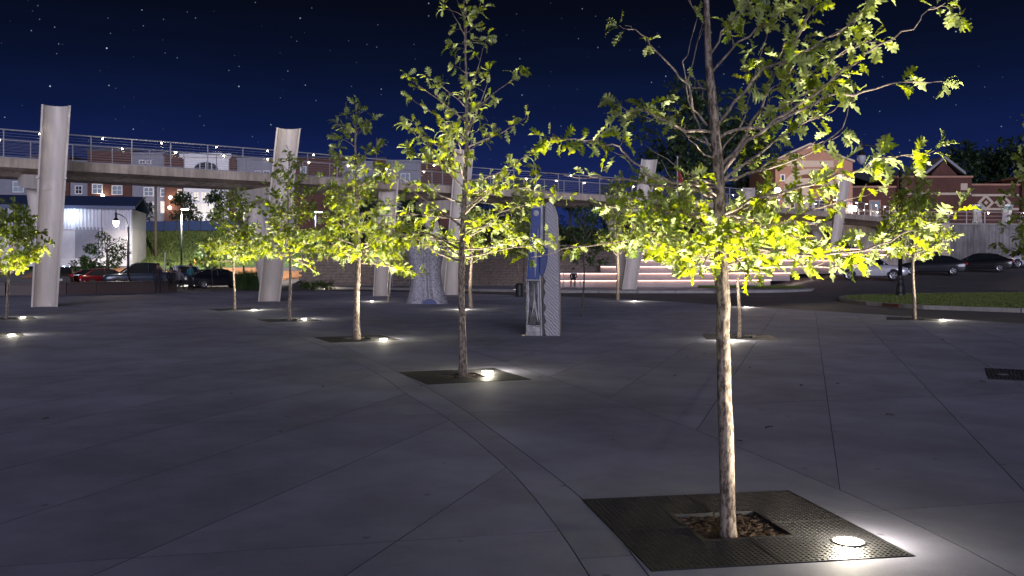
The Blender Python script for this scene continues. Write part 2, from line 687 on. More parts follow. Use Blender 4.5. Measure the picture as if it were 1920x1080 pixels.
arc1 = spline([(0.75, -3), (0.7, 1.5), (0.56, 3.5), (0.395, 4.8), (0.265, 5.73), (0.036, 7.0), (-0.30, 8.36), (-0.73, 9.86), (-1.30, 11.5),
               (-2.28, 14.5), (-4.67, 20.4), (-8.5, 28), (-13, 36), (-18, 44)])
arc2 = spline([(0.95, -3), (0.88, 1.5), (0.80, 3.5), (0.70, 4.8), (0.60, 5.6), (0.47, 6.4), (0.129, 7.8), (-0.683, 10.77), (-1.62, 13.66),
               (-2.05, 14.8), (-4.18, 20.4), (-8.0, 28.1), (-12.5, 36.1), (-17.5, 44.1)])
arc3 = spline([(2.75, -3), (2.72, 1.5), (2.66, 3.3), (2.587, 4.79), (2.52, 5.46), (2.457, 5.89), (2.30, 6.71), (1.79, 8.92), (1.16, 11.07),
               (0.317, 13.86), (-1.95, 20.4), (-5.8, 28.5), (-10.2, 36.8), (-15, 45.0)])
BOUND_R = [(20, -3), (26, 5), (21, 15), (13.7, 25), (12.2, 28.3), (10.6, 31.8), (9.4, 34), (8, 36.8), (6.5, 40), (5, 43), (2, 46.5), (-2, 50),
           (-6, 53), (-11, 56.3)]
BOUND_L = [(-19.5, 55.4), (-25, 49.6), (-36, 46.5), (-36, -3)]


def clip(poly, p, n, keep):
    out = []
    m = len(poly)
    for i in range(m):
        a, b = poly[i], poly[(i + 1) % m]
        da = ((a[0] - p[0]) * n[0] + (a[1] - p[1]) * n[1]) * keep
        db = ((b[0] - p[0]) * n[0] + (b[1] - p[1]) * n[1]) * keep
        if da >= 0:
            out.append(a)
        if (da > 0 > db) or (da < 0 < db):
            t = da / (da - db)
            out.append((a[0] + (b[0] - a[0]) * t, a[1] + (b[1] - a[1]) * t))
    return out


def area(poly):
    return 0.5 * sum(poly[i][0] * poly[(i + 1) % len(poly)][1] - poly[(i + 1) % len(poly)][0] * poly[i][1] for i in range(len(poly)))


def split_all(polys, lines):
    for p, n in lines:
        nxt = []
        for q in polys:
            a, b = clip(q, p, n, 1), clip(q, p, n, -1)
            for r in (a, b):
                if len(r) > 2 and abs(area(r)) > 0.01:
                    nxt.append(r)
        polys = nxt
    return polys


def inset(poly, w):
    if area(poly) < 0:
        poly = poly[::-1]
    q = []
    for p in poly:
        if not q or math.hypot(p[0] - q[-1][0], p[1] - q[-1][1]) > 0.02:
            q.append(p)
    if math.hypot(q[0][0] - q[-1][0], q[0][1] - q[-1][1]) < 0.02:
        q.pop()
    m = len(q)
    if m < 3:
        return None
    out = []
    for i in range(m):
        a, b, c = q[i - 1], q[i], q[(i + 1) % m]
        e1 = Vector((b[0] - a[0], b[1] - a[1])).normalized()
        e2 = Vector((c[0] - b[0], c[1] - b[1])).normalized()
        n1, n2 = Vector((-e1.y, e1.x)), Vector((-e2.y, e2.x))
        s = n1 + n2
        k = max(0.35, 1 + n1.dot(n2))
        out.append((b[0] + s.x / k * w, b[1] + s.y / k * w))
    return out


# tree positions: (x, y) and grate rotation, from the photograph's ground plane
GRATES = []      # (cx, cy, angle)


def grate_at(px, py, ang, off=(0, 0)):
    x, y = gp(px, py)
    GRATES.append((x + off[0], y + off[1], R(ang)))
    return len(GRATES) - 1


G1 = grate_at(1370, 984, 9.7)
G2 = grate_at(868, 704.5, 21.5)
G3 = grate_at(669, 635, 25)
G4 = grate_at(542, 600, 28)
G5 = grate_at(440, 580, 30)
G9 = grate_at(1386, 632, -8)
G10 = grate_at(1714, 598, -22)
GR = grate_at(1960, 705, -25)
GL = grate_at(12, 597, 32)
GL2 = grate_at(-28, 629, 32)
GS = 1.5


def sq(g, s):
    cx, cy, a = g
    ca, sa = math.cos(a), math.sin(a)
    return [(cx + (x * ca - y * sa) * s / 2, cy + (x * sa + y * ca) * s / 2) for x, y in ((-1, -1), (1, -1), (1, 1), (-1, 1))]


def cut_grates(poly):
    """poly minus the grate squares -> list of pieces"""
    pieces = [poly]
    xs = [p[0] for p in poly]
    ys = [p[1] for p in poly]
    for g in GRATES:
        if g[0] < min(xs) - 1.2 or g[0] > max(xs) + 1.2 or g[1] < min(ys) - 1.2 or g[1] > max(ys) + 1.2:
            continue
        c = sq(g, GS + 0.012)
        nxt = []
        for q in pieces:
            rest = q
            for i in range(4):
                a, b = c[i], c[(i + 1) % 4]
                n = (b[1] - a[1], -(b[0] - a[0]))      # outward
                o = clip(rest, a, n, 1)
                if len(o) > 2 and abs(area(o)) > 1e-4:
                    nxt.append(o)
                rest = clip(rest, a, n, -1)
                if len(rest) < 3:
                    break
        pieces = nxt
    return pieces


plaza = empty('plaza')
structure(plaza, 'broad plaza of pale grey concrete panels with sawn joints')
# base sheet under the panels
base_poly = [(20, -3)] + BOUND_R[1:] + BOUND_L
mb = MB()
for q in cut_grates([(x, y) for x, y in base_poly]):
    mb.add([(x, y, -0.022) for x, y in q], [tuple(range(len(q)))])
M['joint'] = mat('dark_joint_filler', (0.06, 0.06, 0.065), 0.95)
mb.build('joint_bed', M['joint'], plaza)

fam1 = []
x0 = -3.1
for k in range(-18, 20):
    v = x0 + 1.3 * k
    if abs(v - 0.8) > 9 and k % 2:
        continue
    fam1.append(((v, 10.0), (0.953, -0.303)))
fam2 = []
nn = (-0.215, 0.977)
for k in range(-2, 14):
    fam2.append(((-2.71, 4.94 + 4.6 * k), nn))
far_lines = [((-2.71, 4.94 + 4.6 * k), nn) for k in range(-2, 14)]

left_poly = arc1 + BOUND_L
band_poly = arc1 + arc2[::-1]
strip_poly = arc2 + arc3[::-1]
right_poly = arc3 + [(-15.2, 52)] + BOUND_R[::-1]
# the far part of right_poly closes along the plaza's far edge
right_poly = arc3 + BOUND_R[::-1]
left_poly = arc1 + [(-19.5, 55.4)] + BOUND_L[1:]
gap_poly = [arc1[-1], arc2[-1], arc3[-1], (-11, 56.3), (-19.5, 55.4)]

fam2_band = [((-2.71, 4.94 + 4.6 * k - 0.55), nn) for k in range(-2, 14)]


def add_panels(polys, w=0.0036):
    for q in polys:
        ins = inset(q, w)
        if not ins or abs(area(ins)) < 0.005:
            continue
        cx = sum(p[0] for p in ins) / len(ins)
        cy = sum(p[1] for p in ins) / len(ins)
        mb = MB()
        dz = rnd.uniform(-0.0004, 0.0)
        for pc in cut_grates(ins):
            if area(pc) < 0:
                pc = pc[::-1]
            n = len(pc)
            mb.add([(x - cx, y - cy, dz) for x, y in pc] + [(x - cx, y - cy, -0.02) for x, y in pc],
                   [tuple(range(n))] + [(n + k, n + (k + 1) % n, (k + 1) % n, k) for k in range(n)])
            mb.mi[-n:] = [1] * n
        if mb.f:
            mb.build('paving_panel', [M['concrete'], M['joint']], plaza, loc=(cx, cy, 0))


add_panels(split_all([left_poly], fam2[::1] + fam1))
add_panels(split_all([band_poly], fam2_band))
add_panels(split_all([strip_poly], fam2))
add_panels(split_all([right_poly], fam2[::1] + fam1))
add_panels([gap_poly])

# ---------------------------------------------------------------- tree grates with uplights
def holed_plate(mb, x0, x1, y0, y1, pitch, hole, z, th):
    nxh = max(1, round((x1 - x0) / pitch))
    nyh = max(1, round((y1 - y0) / pitch))
    px, py = (x1 - x0) / nxh, (y1 - y0) / nyh
    vv, ff = [], []
    for j in range(nyh):
        for i in range(nxh):
            cx, cy = x0 + (i + .5) * px, y0 + (j + .5) * py
            o = len(vv)
            for sx, sy in ((-1, -1), (1, -1), (1, 1), (-1, 1)):
                vv.append((cx + sx * px / 2, cy + sy * py / 2, z))
            for sx, sy in ((-1, -1), (1, -1), (1, 1), (-1, 1)):
                vv.append((cx + sx * hole / 2, cy + sy * hole / 2, z))
            for sx, sy in ((-1, -1), (1, -1), (1, 1), (-1, 1)):
                vv.append((cx + sx * hole / 2, cy + sy * hole / 2, z - th))
            for k in range(4):
                k2 = (k + 1) % 4
                ff.append((o + k, o + k2, o + 4 + k2, o + 4 + k))
                ff.append((o + 4 + k, o + 4 + k2, o + 8 + k2, o + 8 + k))
    mb.add(vv, ff)


GRATE_MESH = {}


def grate_meshes(detail):
    if detail in GRATE_MESH:
        return GRATE_MESH[detail]
    pitch = {2: 0.031, 1: 0.05}[detail]
    hh = GS / 2
    ho = 0.27
    out = []
    b = 0.012
    # four L-shaped quarter plates leaving a square opening
    for sx, sy in ((-1, -1), (1, -1), (1, 1), (-1, 1)):
        mb = MB()

        def rect(ax, bx, ay, by):
            xs = sorted((sx * ax, sx * bx))
            ys = sorted((sy * ay, sy * by))
            holed_plate(mb, xs[0], xs[1], ys[0], ys[1], pitch, pitch * 0.55, 0.002, 0.01)
        g = 0.004
        rect(ho + 0.03, hh - b, g + b, ho + 0.03)
        rect(g + b, hh - b, ho + 0.03, hh - b)
        # raised rim of the plate

        def bar(ax, bx, ay, by):
            xs = sorted((sx * ax, sx * bx))
            ys = sorted((sy * ay, sy * by))
            mb.box(((xs[0] + xs[1]) / 2, (ys[0] + ys[1]) / 2, -0.009), (xs[1] - xs[0], ys[1] - ys[0], 0.026))
        bar(hh - b, hh - 0.002, g, hh - 0.002)
        bar(g, hh - b, hh - b, hh - 0.002)
        bar(g, g + b, ho + 0.03, hh - b)
        bar(ho + 0.03, hh - b, g, g + b)
        bar(ho, ho + 0.03, g, ho + 0.03)
        bar(g, ho, ho, ho + 0.03)
        me = mb.mesh('grate_plate')
        me.materials.append(M['grate'])
        out.append(me)
    mb = MB()
    vv, ff = [], []
    n = 14
    for j in range(n + 1):
        for i in range(n + 1):
            x, y = (i / n - .5) * (GS - 0.02), (j / n - .5) * (GS - 0.02)
            z = -0.045 + 0.02 * mnoise.noise(Vector((x * 9, y * 9, 1)))
            if abs(x) < 0.3 and abs(y) < 0.3:
                z += 0.02 * max(0, 1 - math.hypot(x, y) / 0.3) + 0.012
            vv.append((x, y, z))
    for j in range(n):
        for i in range(n):
            ff.append((j * (n + 1) + i, j * (n + 1) + i + 1, (j + 1) * (n + 1) + i + 1, (j + 1) * (n + 1) + i))
    mb.add(vv, ff)
    bed = mb.mesh('mulch_bed')
    bed.materials.append(M['mulch'])
    mb = MB()
    h2 = GS / 2 + 0.005
    for c, s in (((0, -h2, -0.055), (2 * h2, 0.01, 0.1)), ((0, h2, -0.055), (2 * h2, 0.01, 0.1)), ((-h2, 0, -0.055), (0.01, 2 * h2 - 0.012, 0.1)),
                 ((h2, 0, -0.055), (0.01, 2 * h2 - 0.012, 0.1))):
        mb.box(c, s)
    fr = mb.mesh('frame')
    fr.materials.append(M['steel'])
    GRATE_MESH[detail] = (out, bed, fr)
    return GRATE_MESH[detail]


def build_grate(i, detail, label):
    cx, cy, a = GRATES[i]
    root = empty('tree_grate', (cx, cy, 0), a)
    tag(root, label, 'tree grate', 'tree grates in the plaza')
    plates, bed, fr = grate_meshes(detail)
    for me in plates:
        link('grate_plate', me, root)
    link('mulch_bed', bed, root, smooth=True)
    if detail == 2:
        rg = random.Random(i + 5)
        mb = MB()
        for k in range(260):
            px_, py_ = rg.uniform(-.26, .26), rg.uniform(-.26, .26)
            a_ = rg.uniform(0, 3.14)
            mb.box((px_, py_, -.022 + rg.uniform(-.006, .014)), (rg.uniform(.02, .06), rg.uniform(.006, .014), .006), a_)
        o_ = mb.build('mulch_chips', M['chips'], root)
        o_['kind'] = 'stuff'
    link('frame', fr, root)
    return root


def ring_disc(mb, r, z, n=24):
    mb.add([(r * math.cos(2 * math.pi * k / n), r * math.sin(2 * math.pi * k / n), z) for k in range(n)], [tuple(range(n))])


UPL = {}


def build_uplight(x, y, tree_xy, power, label, lit=True, aimz=3.6, spread=92, spill_power=28):
    if not UPL:
        mb = MB()
        prof = [(0.098, -0.03), (0.098, 0.003), (0.094, 0.006), (0.084, 0.006), (0.084, 0.002), (0.02, 0.001)]
        mb.lathe(prof, n=24)
        me = mb.mesh('rim')
        me.materials.append(M['grate'])
        me.polygons.foreach_set('use_smooth', [True] * len(me.polygons))
        UPL['rim'] = me
        mb = MB()
        vv, ff = [], []
        for ri, (r, z) in enumerate(((0.084, 0.004), (0.06, 0.0065), (0.03, 0.008), (0.008, 0.0085))):
            for k in range(20):
                vv.append((r * math.cos(math.pi * k / 10), r * math.sin(math.pi * k / 10), z))
        for ri in range(3):
            for k in range(20):
                ff.append((ri * 20 + k, ri * 20 + (k + 1) % 20, ri * 20 + 20 + (k + 1) % 20, ri * 20 + 20 + k))
        ff.append(tuple(range(60, 80)))
        mb.add(vv, ff)
        me = mb.mesh('lens')
        me.materials.append(M['lens'])
        UPL['lens'] = me
        me2 = me.copy()
        me2.materials.clear()
        me2.materials.append(M['glass_lamp'])
        UPL['lens_off'] = me2
    root = empty('uplight', (x, y, 0.004))
    tag(root, label, 'light', 'in-ground uplights of the plaza trees')
    link('rim', UPL['rim'], root)
    link('lens', UPL['lens'] if lit else UPL['lens_off'], root)
    if lit:
        aim = (tree_xy[0] - x, tree_xy[1] - y, aimz)
        point_light('uplight_lamp', (0, 0, 0.03), power, (1.0, 0.90, 0.72), root, 0.05, R(spread), aim, 1.0, True)
        point_light('added_spill', (0, 0, 0.10), spill_power, (1.0, 0.90, 0.70), root, 0.05)  # extra lamp added above the lens to brighten the paving around it
    return root

# ---------------------------------------------------------------- trees
def leaf_template(fine, curl, wide=1.0):
    if fine:
        side = [(0.0, 0.0), (0.018, 0.10), (0.085, 0.17), (0.15, 0.24), (0.036, 0.31), (0.19, 0.40), (0.245, 0.47), (0.046, 0.50), (0.25, 0.62),
                (0.285, 0.70), (0.06, 0.70), (0.20, 0.82), (0.19, 0.90), (0.07, 0.91), (0.06, 0.98), (0.0, 1.0)]
    else:
        side = [(0.0, 0.0), (0.02, 0.10), (0.17, 0.26), (0.07, 0.36), (0.26, 0.56), (0.11, 0.64), (0.22, 0.86), (0.0, 1.0)]
    vv, ff = [], []

    def z(x, y):
        return abs(x) * 0.35 - curl * (y - 0.3) ** 2 + 0.05 * math.sin(9 * y) * abs(x) * 4
    n = len(side)
    for x, y in side:
        vv.append((0, y, z(0, y)))
    for s in (1, -1):
        o = len(vv)
        for x, y in side:
            vv.append((s * x * wide, y, z(x, y)))
        for i in range(n - 1):
            q = (i, o + i, o + i + 1, i + 1) if s > 0 else (i + 1, o + i + 1, o + i, i)
            if i == 0:
                q = (0, o + 1, 1) if s > 0 else (1, o + 1, 0)
            elif i == n - 2:
                q = (i, o + i, i + 1) if s > 0 else (i + 1, o + i, i)
            ff.append(q)
    return vv, ff


LEAF_FINE = [leaf_template(True, c, w) for c, w in ((0.25, 1.05), (0.6, 1.25), (-0.2, 0.95), (1.0, 1.1), (0.1, 1.2), (1.5, 0.9))]
LEAF_COARSE = [leaf_template(False, c, w) for c, w in ((0.3, 1.1), (0.7, 1.2))]


def leaf_mesh(tpl, name, material):
    mb = MB()
    mb.add(*tpl)
    me = mb.mesh(name)
    me.materials.append(material)
    return me


LEAF_OBJ = [leaf_mesh(t, 'leaf', M['leaf']) for t in LEAF_FINE]


def leaf_frame(direction, normal):
    d = direction.normalized()
    x = d.cross(normal)
    if x.length < 1e-4:
        x = d.cross(Vector((0.3, 0.2, 1)))
    x.normalize()
    n = x.cross(d)
    return x, d, n


def joined_leaves(name, leaves, tpls, material, parent):
    V, F = [], []
    off = 0
    for (pos, dr, nm, sc, ti) in leaves:
        vv, ff = tpls[ti % len(tpls)]
        x, d, n = leaf_frame(dr, nm)
        Mx = np.array([[x.x, d.x, n.x], [x.y, d.y, n.y], [x.z, d.z, n.z]]) * sc
        P = np.array(vv) @ Mx.T + np.array(pos)
        V.append(P)
        for f in ff:
            F.append(tuple(i + off for i in f))
        off += len(vv)
    if not V:
        return None
    me = bpy.data.meshes.new(name)
    me.from_pydata(np.concatenate(V).tolist(), [], F)
    me.materials.append(material)
    me.update()
    return link(name, me, parent)


def rv(rg, s=1.0):
    return Vector((rg.gauss(0, s), rg.gauss(0, s), rg.gauss(0, s)))


def twig_with_leaves(rg, start, direction, length, size, nl, leaves, twigs, rad=0.0035):
    """a bent twig, a tuft of leaves at its end and a few along it"""
    d = direction.normalized()
    p = Vector(start)
    pts = [p.copy()]
    for k in range(3):
        d = (d + rv(rg, 0.16) + Vector((0, 0, 0.05))).normalized()
        p = p + d * (length / 3)
        pts.append(p.copy())
    twigs.append((pts, [rad, rad * 0.8, rad * 0.6, rad * 0.35]))
    for k in range(nl):
        t = 1.0 if k < nl * 0.6 else rg.uniform(0.25, 0.95)
        seg = min(2, int(t * 3))
        q = pts[seg].lerp(pts[seg + 1], t * 3 - seg)
        out = (d * rg.uniform(0.3, 1.0) + rv(rg, 0.55) + Vector((0, 0, -0.12))).normalized()
        nm = (Vector((0, 0, 1)) + rv(rg, 0.62)).normalized()
        if abs(out.dot(nm)) > 0.9:
            nm = Vector((1, 0, 0.3))
        leaves.append((q + out * 0.012, out, nm, size * rg.uniform(0.65, 1.2), rg.randrange(6)))


def make_limb(rg, pts, r0, size, leaves, twigs, dens, start_t=0.4, nl=(4, 7), tl=(0.10, 0.30), up=0.25):
    """leafy twigs along a limb polyline"""
    P = [Vector(p) for p in pts]
    L = [0.0]
    for a, b in zip(P, P[1:]):
        L.append(L[-1] + (b - a).length)
    tot = L[-1]
    n = max(1, int(tot * (1 - start_t) * dens))
    side = 1
    for k in range(n + 1):
        t = start_t + (1 - start_t) * (k + rg.uniform(-.3, .3)) / max(1, n)
        t = min(1.0, max(0.05, t))
        s = t * tot
        i = max(j for j in range(len(L) - 1) if L[j] <= s + 1e-9)
        q = P[i].lerp(P[i + 1], (s - L[i]) / max(1e-6, L[i + 1] - L[i]))
        d = (P[i + 1] - P[i]).normalized()
        if k == n:
            dr = d
        else:
            lat = d.cross(Vector((0, 0, 1)))
            if lat.length < 0.1:
                lat = Vector((1, 0, 0))
            lat.normalize()
            dr = d * 0.55 + lat * side * rg.uniform(0.4, 1.0) + Vector((0, 0, rg.uniform(-0.15, up)))
            side = -side
        twig_with_leaves(rg, q, dr, rg.uniform(*tl) * (0.6 + 0.4 * (1 - t)), size, rg.randint(*nl), leaves, twigs)


def build_tree(name, label, group, base, trunk_pts, trunk_r, limbs, twigs, leaves, n_single, fine, leaf_material, bark, twig_m=None):
    root = empty(name, base)
    tag(root, label, 'tree', group)
    b = Vector(base)
    tr = MB()
    tr.tube([Vector(p) - b for p in trunk_pts], trunk_r, n=14)
    # give the trunk's skin some lumps
    tr.v = [tuple(Vector(v) + Vector((mnoise.noise(Vector(v) * 9), mnoise.noise(Vector(v) * 9 + Vector((5, 0, 0))), 0)) * 0.006) for v in tr.v]
    t = tr.build('trunk', bark, root, smooth=True)
    twig_m = twig_m or M['twig']
    for pts, rad in limbs:
        mb = MB()
        mb.tube([Vector(p) - b for p in pts], rad, n=7)
        mb.build('branch', twig_m, t, smooth=True)
    if twigs:
        mb = MB()
        for pts, rad in twigs:
            mb.tube([Vector(p) - b for p in pts], rad, n=4, cap=False)
        o = mb.build('twigs', twig_m, t, smooth=True)
        o['kind'] = 'stuff'
    leaves = [(Vector(q) - b, d, n, s, ti) for q, d, n, s, ti in leaves]
    if n_single:
        leaves.sort(key=lambda l: l[0].y)
        # nearest leaves, thinned so that they spread over the crown
        single, rest = leaves[:n_single], leaves[n_single:]
    else:
        single, rest = [], leaves
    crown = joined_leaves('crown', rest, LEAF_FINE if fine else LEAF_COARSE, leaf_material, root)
    if crown is None:
        return root
    crown['kind'] = 'stuff'
    for q, d, n, s, ti in single:
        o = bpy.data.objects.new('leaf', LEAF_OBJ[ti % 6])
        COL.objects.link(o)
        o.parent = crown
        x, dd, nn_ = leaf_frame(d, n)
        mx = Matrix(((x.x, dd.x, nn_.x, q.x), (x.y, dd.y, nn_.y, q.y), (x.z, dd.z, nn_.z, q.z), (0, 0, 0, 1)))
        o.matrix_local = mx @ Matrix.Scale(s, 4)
    return root


TREE_GROUP = 'young oaks planted across the plaza'


def sapling(seed, label, base, height, r_low, fork=1.5, n_limb=22, dens=9, size=0.15, n_single=0, fine=False, gap=None, lean=(0, 0), group=TREE_GROUP,
            trunk_r=0.045, top_thin=1.0, leafm=None, nl=(4, 7), el0=(12, 38), bark=None):
    rg = random.Random(seed)
    bx, by = base
    pts = []
    rad = []
    n = 14
    for k in range(n + 1):
        t = k / n
        w = 0.035 * math.sin(t * 7 + seed) * min(1, t * 4)
        pts.append((bx + lean[0] * t + w, by + lean[1] * t + 0.03 * math.sin(t * 5 + seed * 2), -0.06 + (height + 0.06) * t))
        rad.append(trunk_r * (1.18 if k == 0 else 1.0) * (1 - 0.93 * t ** 1.15) + 0.003)

    def tp(z):
        t = min(1, max(0, (z + 0.06) / (height + 0.06)))
        i = min(n - 1, int(t * n))
        return Vector(pts[i]).lerp(Vector(pts[i + 1]), t * n - i)
    limbs, twigs, leaves = [], [], []
    az = rg.uniform(0, 6.28)
    for k in range(n_limb):
        u = (k + rg.uniform(0, .8)) / n_limb
        u = u ** 1.25
        z = fork + (height - fork - 0.15) * u
        if gap and gap[0] < z < gap[1] and rg.random() < gap[2]:
            continue
        az += 2.4 + rg.uniform(-.5, .5)
        prof = (1 - u) ** 0.75 * (0.85 + 0.3 * rg.random()) + 0.14
        ln = r_low * prof
        el = R(rg.uniform(*el0) + 30 * u)
        d = Vector((math.cos(az) * math.cos(el), math.sin(az) * math.cos(el), math.sin(el)))
        p = tp(z)
        lp = [p.copy()]
        for s in range(4):
            d = (d + rv(rg, 0.1) + Vector((0, 0, 0.06 if u > .3 else -0.03))).normalized()
            p = p + d * ln / 4
            lp.append(p.copy())
        r0 = 0.016 * (1 - 0.6 * u)
        limbs.append((lp, [r0, r0 * .8, r0 * .6, r0 * .42, r0 * .22]))
        make_limb(rg, lp, r0, size, leaves, twigs, dens * (1 if u < 0.45 else top_thin), 0.22, nl, (0.12, 0.34))
    # leader tuft
    twig_with_leaves(rg, tp(height - 0.1), Vector((0, 0, 1)), 0.25, size, 7, leaves, twigs)
    return build_tree('oak_tree', label, group, (bx, by, 0), pts, rad, limbs, twigs, leaves, n_single, fine, leafm or M['leaf'], bark or M['bark'])


# --- the near oak, limb by limb
def near_oak():
    rg = random.Random(11)
    D = 5.51

    def P3(x, y, dy=0.0):
        d = D + dy
        return Vector((at(x, d), d, zat(y, d)))
    tpx = [(1366, 1012), (1365, 985), (1364, 930), (1363, 860), (1361, 800), (1358, 740), (1357, 680), (1355, 620), (1356, 570), (1353, 525), (1351, 470), (1350, 420),
           (1349, 360), (1345, 300), (1340, 240), (1335, 180), (1330, 130), (1327, 70), (1325, 10), (1322, -50), (1318, -120), (1316, -190)]
    tpts = [P3(x, y) for x, y in tpx]
    wpx = [34, 31, 29, 28, 28, 27, 27, 26, 26, 25, 24, 23, 22, 20, 19, 17, 15, 13, 11, 9, 7, 4]
    trad = [w / 2 * D / FPX for w in wpx]
    limbs, twigs, leaves = [], [], []

    def limb(px, r0, dens=8, size=0.135, start=0.45, nl=(4, 6), tl=(0.06, 0.2)):
        pts = [P3(*p) for p in px]
        n = len(pts)
        sm = []
        for i in range(n - 1):
            for k in range(3):
                q = pts[i].lerp(pts[i + 1], k / 3)
                sm.append(q + (rv(rg, 0.008) if (i or k) else Vector()))
        sm.append(pts[-1])
        m = len(sm)
        limbs.append((sm, [r0 * (1 - 0.82 * i / (m - 1)) for i in range(m)]))
        if dens:
            make_limb(rg, sm, r0, size * .80, leaves, twigs, dens, start, nl, tl, 0.25)
    # left side
    limb([(1341, 250, 0), (1285, 243, -.1), (1240, 222, -.18), (1205, 208, -.2), (1172, 205, -.25)], .011, 14, .13, .4)
    limb([(1343, 275, 0), (1300, 262, .1), (1262, 240, .15), (1225, 225, .2)], .009, 14, .125, .4)
    limb([(1325, 235, 0), (1300, 205, -.05), (1292, 160, -.06), (1250, 118, -.1), (1222, 82, -.1), (1196, 58, -.12), (1172, 48, -.12)], .009, 7, .12, .68)
    limb([(1340, 352, 0), (1262, 345, -.15), (1210, 325, -.25), (1182, 296, -.3), (1165, 276, -.32), (1118, 264, -.35), (1050, 262, -.4)], .010, 11, .14, .58, (5, 7))
    limb([(1346, 372, 0), (1280, 352, -.05), (1200, 338, .05), (1120, 333, .1), (1060, 328, .1), (1035, 325, .1)], .009, 5.5, .12, .5, (3, 5))
    limb([(1351, 470, 0), (1290, 440, .2), (1220, 442, .25), (1130, 458, .3), (1050, 468, .35), (1015, 480, .4)], .008, 3.2, .12, .75, (4, 6))
    limb([(1345, 310, 0), (1318, 250, .05), (1290, 190, .1), (1280, 120, .12), (1300, 60, .1)], .008, 2.5, .11, .5, (2, 4))
    # right side
    limb([(1341, 260, 0), (1380, 245, -.05), (1440, 238, -.1), (1500, 200, -.12), (1575, 135, -.15), (1650, 85, -.2), (1712, 50, -.2), (1745, 15, -.22)], .012, 2.2, .12, .66, (3, 5), (.04, .12))
    limb([(1740, 18, -.22), (1772, 10, -.22), (1800, 22, -.22)], .004, 16, .12, .3, (4, 6), (.03, .1))
    limb([(1347, 335, 0), (1400, 262, -.1), (1470, 222, -.15), (1545, 182, -.2), (1620, 172, -.22), (1690, 152, -.25), (1765, 152, -.25)], .012, 6, .125, .5, (3, 5), (.05, .15))
    limb([(1346, 320, 0), (1385, 275, .1), (1425, 205, .15), (1460, 130, .2), (1500, 60, .2), (1530, 10, .2)], .013, 13, .14, .25, (6, 8), (.1, .34))
    limb([(1340, 245, 0), (1380, 190, -.1), (1430, 130, -.15), (1500, 100, -.2), (1570, 60, -.2), (1610, 30, -.2)], .010, 13, .14, .3, (6, 8), (.1, .3))
    limb([(1440, 170, .1), (1500, 150, .1), (1560, 110, .1), (1630, 80, .1)], .007, 15, .135, .1, (5, 8), (.08, .24))
    limb([(1425, 205, .1), (1470, 200, 0), (1520, 170, -.1), (1560, 150, -.1)], .007, 15, .135, .1, (5, 8), (.08, .22))
    limb([(1346, 345, 0), (1420, 290, .2), (1490, 240, .25), (1560, 210, .3)], .010, 12, .14, .25, (6, 8), (.1, .3))
    limb([(1331, 140, 0), (1370, 95, -.1), (1420, 55, -.1), (1470, 15, -.15), (1510, -40, -.15)], .008, 15, .135, .25, (5, 8))
    limb([(1329, 110, 0), (1355, 60, .1), (1390, 20, .15), (1420, -30, .2)], .007, 13, .13, .3, (5, 7))
    limb([(1333, 170, 0), (1290, 160, .15), (1318, 40, .2), (1280, -20, .2)], .006, 3, .11, .55, (3, 5))
    limb([(1350, 405, 0), (1410, 378, -.1), (1500, 350, -.2), (1600, 320, -.3), (1680, 292, -.35), (1735, 290, -.35)], .012, 11, .15, .4, (5, 7), (.06, .2))
    limb([(1352, 470, 0), (1440, 470, -.15), (1540, 480, -.3), (1620, 470, -.42), (1700, 438, -.5), (1780, 402, -.55)], .012, 7.5, .15, .38, (4, 6), (.05, .16))
    limb([(1351, 440, 0), (1430, 420, .15), (1510, 400, .25), (1590, 372, .3), (1640, 360, .3)], .010, 8.5, .135, .4, (4, 6))
    limb([(1353, 510, 0), (1450, 500, .1), (1540, 495, .2), (1610, 500, .25), (1650, 470, .25)], .010, 9, .135, .4, (4, 6))
    limb([(1347, 335, 0), (1400, 330, .1), (1450, 300, .2), (1500, 285, .2), (1560, 262, .2)], .008, 6, .125, .4, (4, 6))
    # the dense low skirt of the crown, all round the trunk
    for k in range(22):
        a = k * 2.4 + rg.uniform(-.3, .3)
        z0 = zat(rg.uniform(390, 500), D)
        ln = rg.uniform(0.38, 0.62)
        p = Vector((at(1352, D), D, z0))
        d = Vector((math.cos(a), math.sin(a), rg.uniform(0.0, 0.34))).normalized()
        lp = [p.copy()]
        for s in range(4):
            d = (d + rv(rg, 0.12) + Vector((0, 0, -0.03))).normalized()
            p = p + d * ln / 4
            lp.append(p.copy())
        limbs.append((lp, [.008, .0065, .005, .0035, .002]))
        make_limb(rg, lp, .008, .10, leaves, twigs, 13, 0.25, (5, 7), (.06, .2), 0.3)
    # left middle mass
    for k in range(9):
        a = math.pi + rg.uniform(-0.9, 0.9)
        z0 = zat(rg.uniform(330, 450), D)
        ln = rg.uniform(0.25, 0.45)
        p = Vector((at(1349, D), D, z0))
        d = Vector((math.cos(a), math.sin(a), rg.uniform(0.0, 0.4))).normalized()
        lp = [p + d * ln * s / 3 + rv(rg, .01) * (s > 0) for s in range(4)]
        limbs.append((lp, [.007, .005, .0035, .002]))
        make_limb(rg, lp, .006, .10, leaves, twigs, 11, 0.35, (4, 6), (.06, .18), .2)
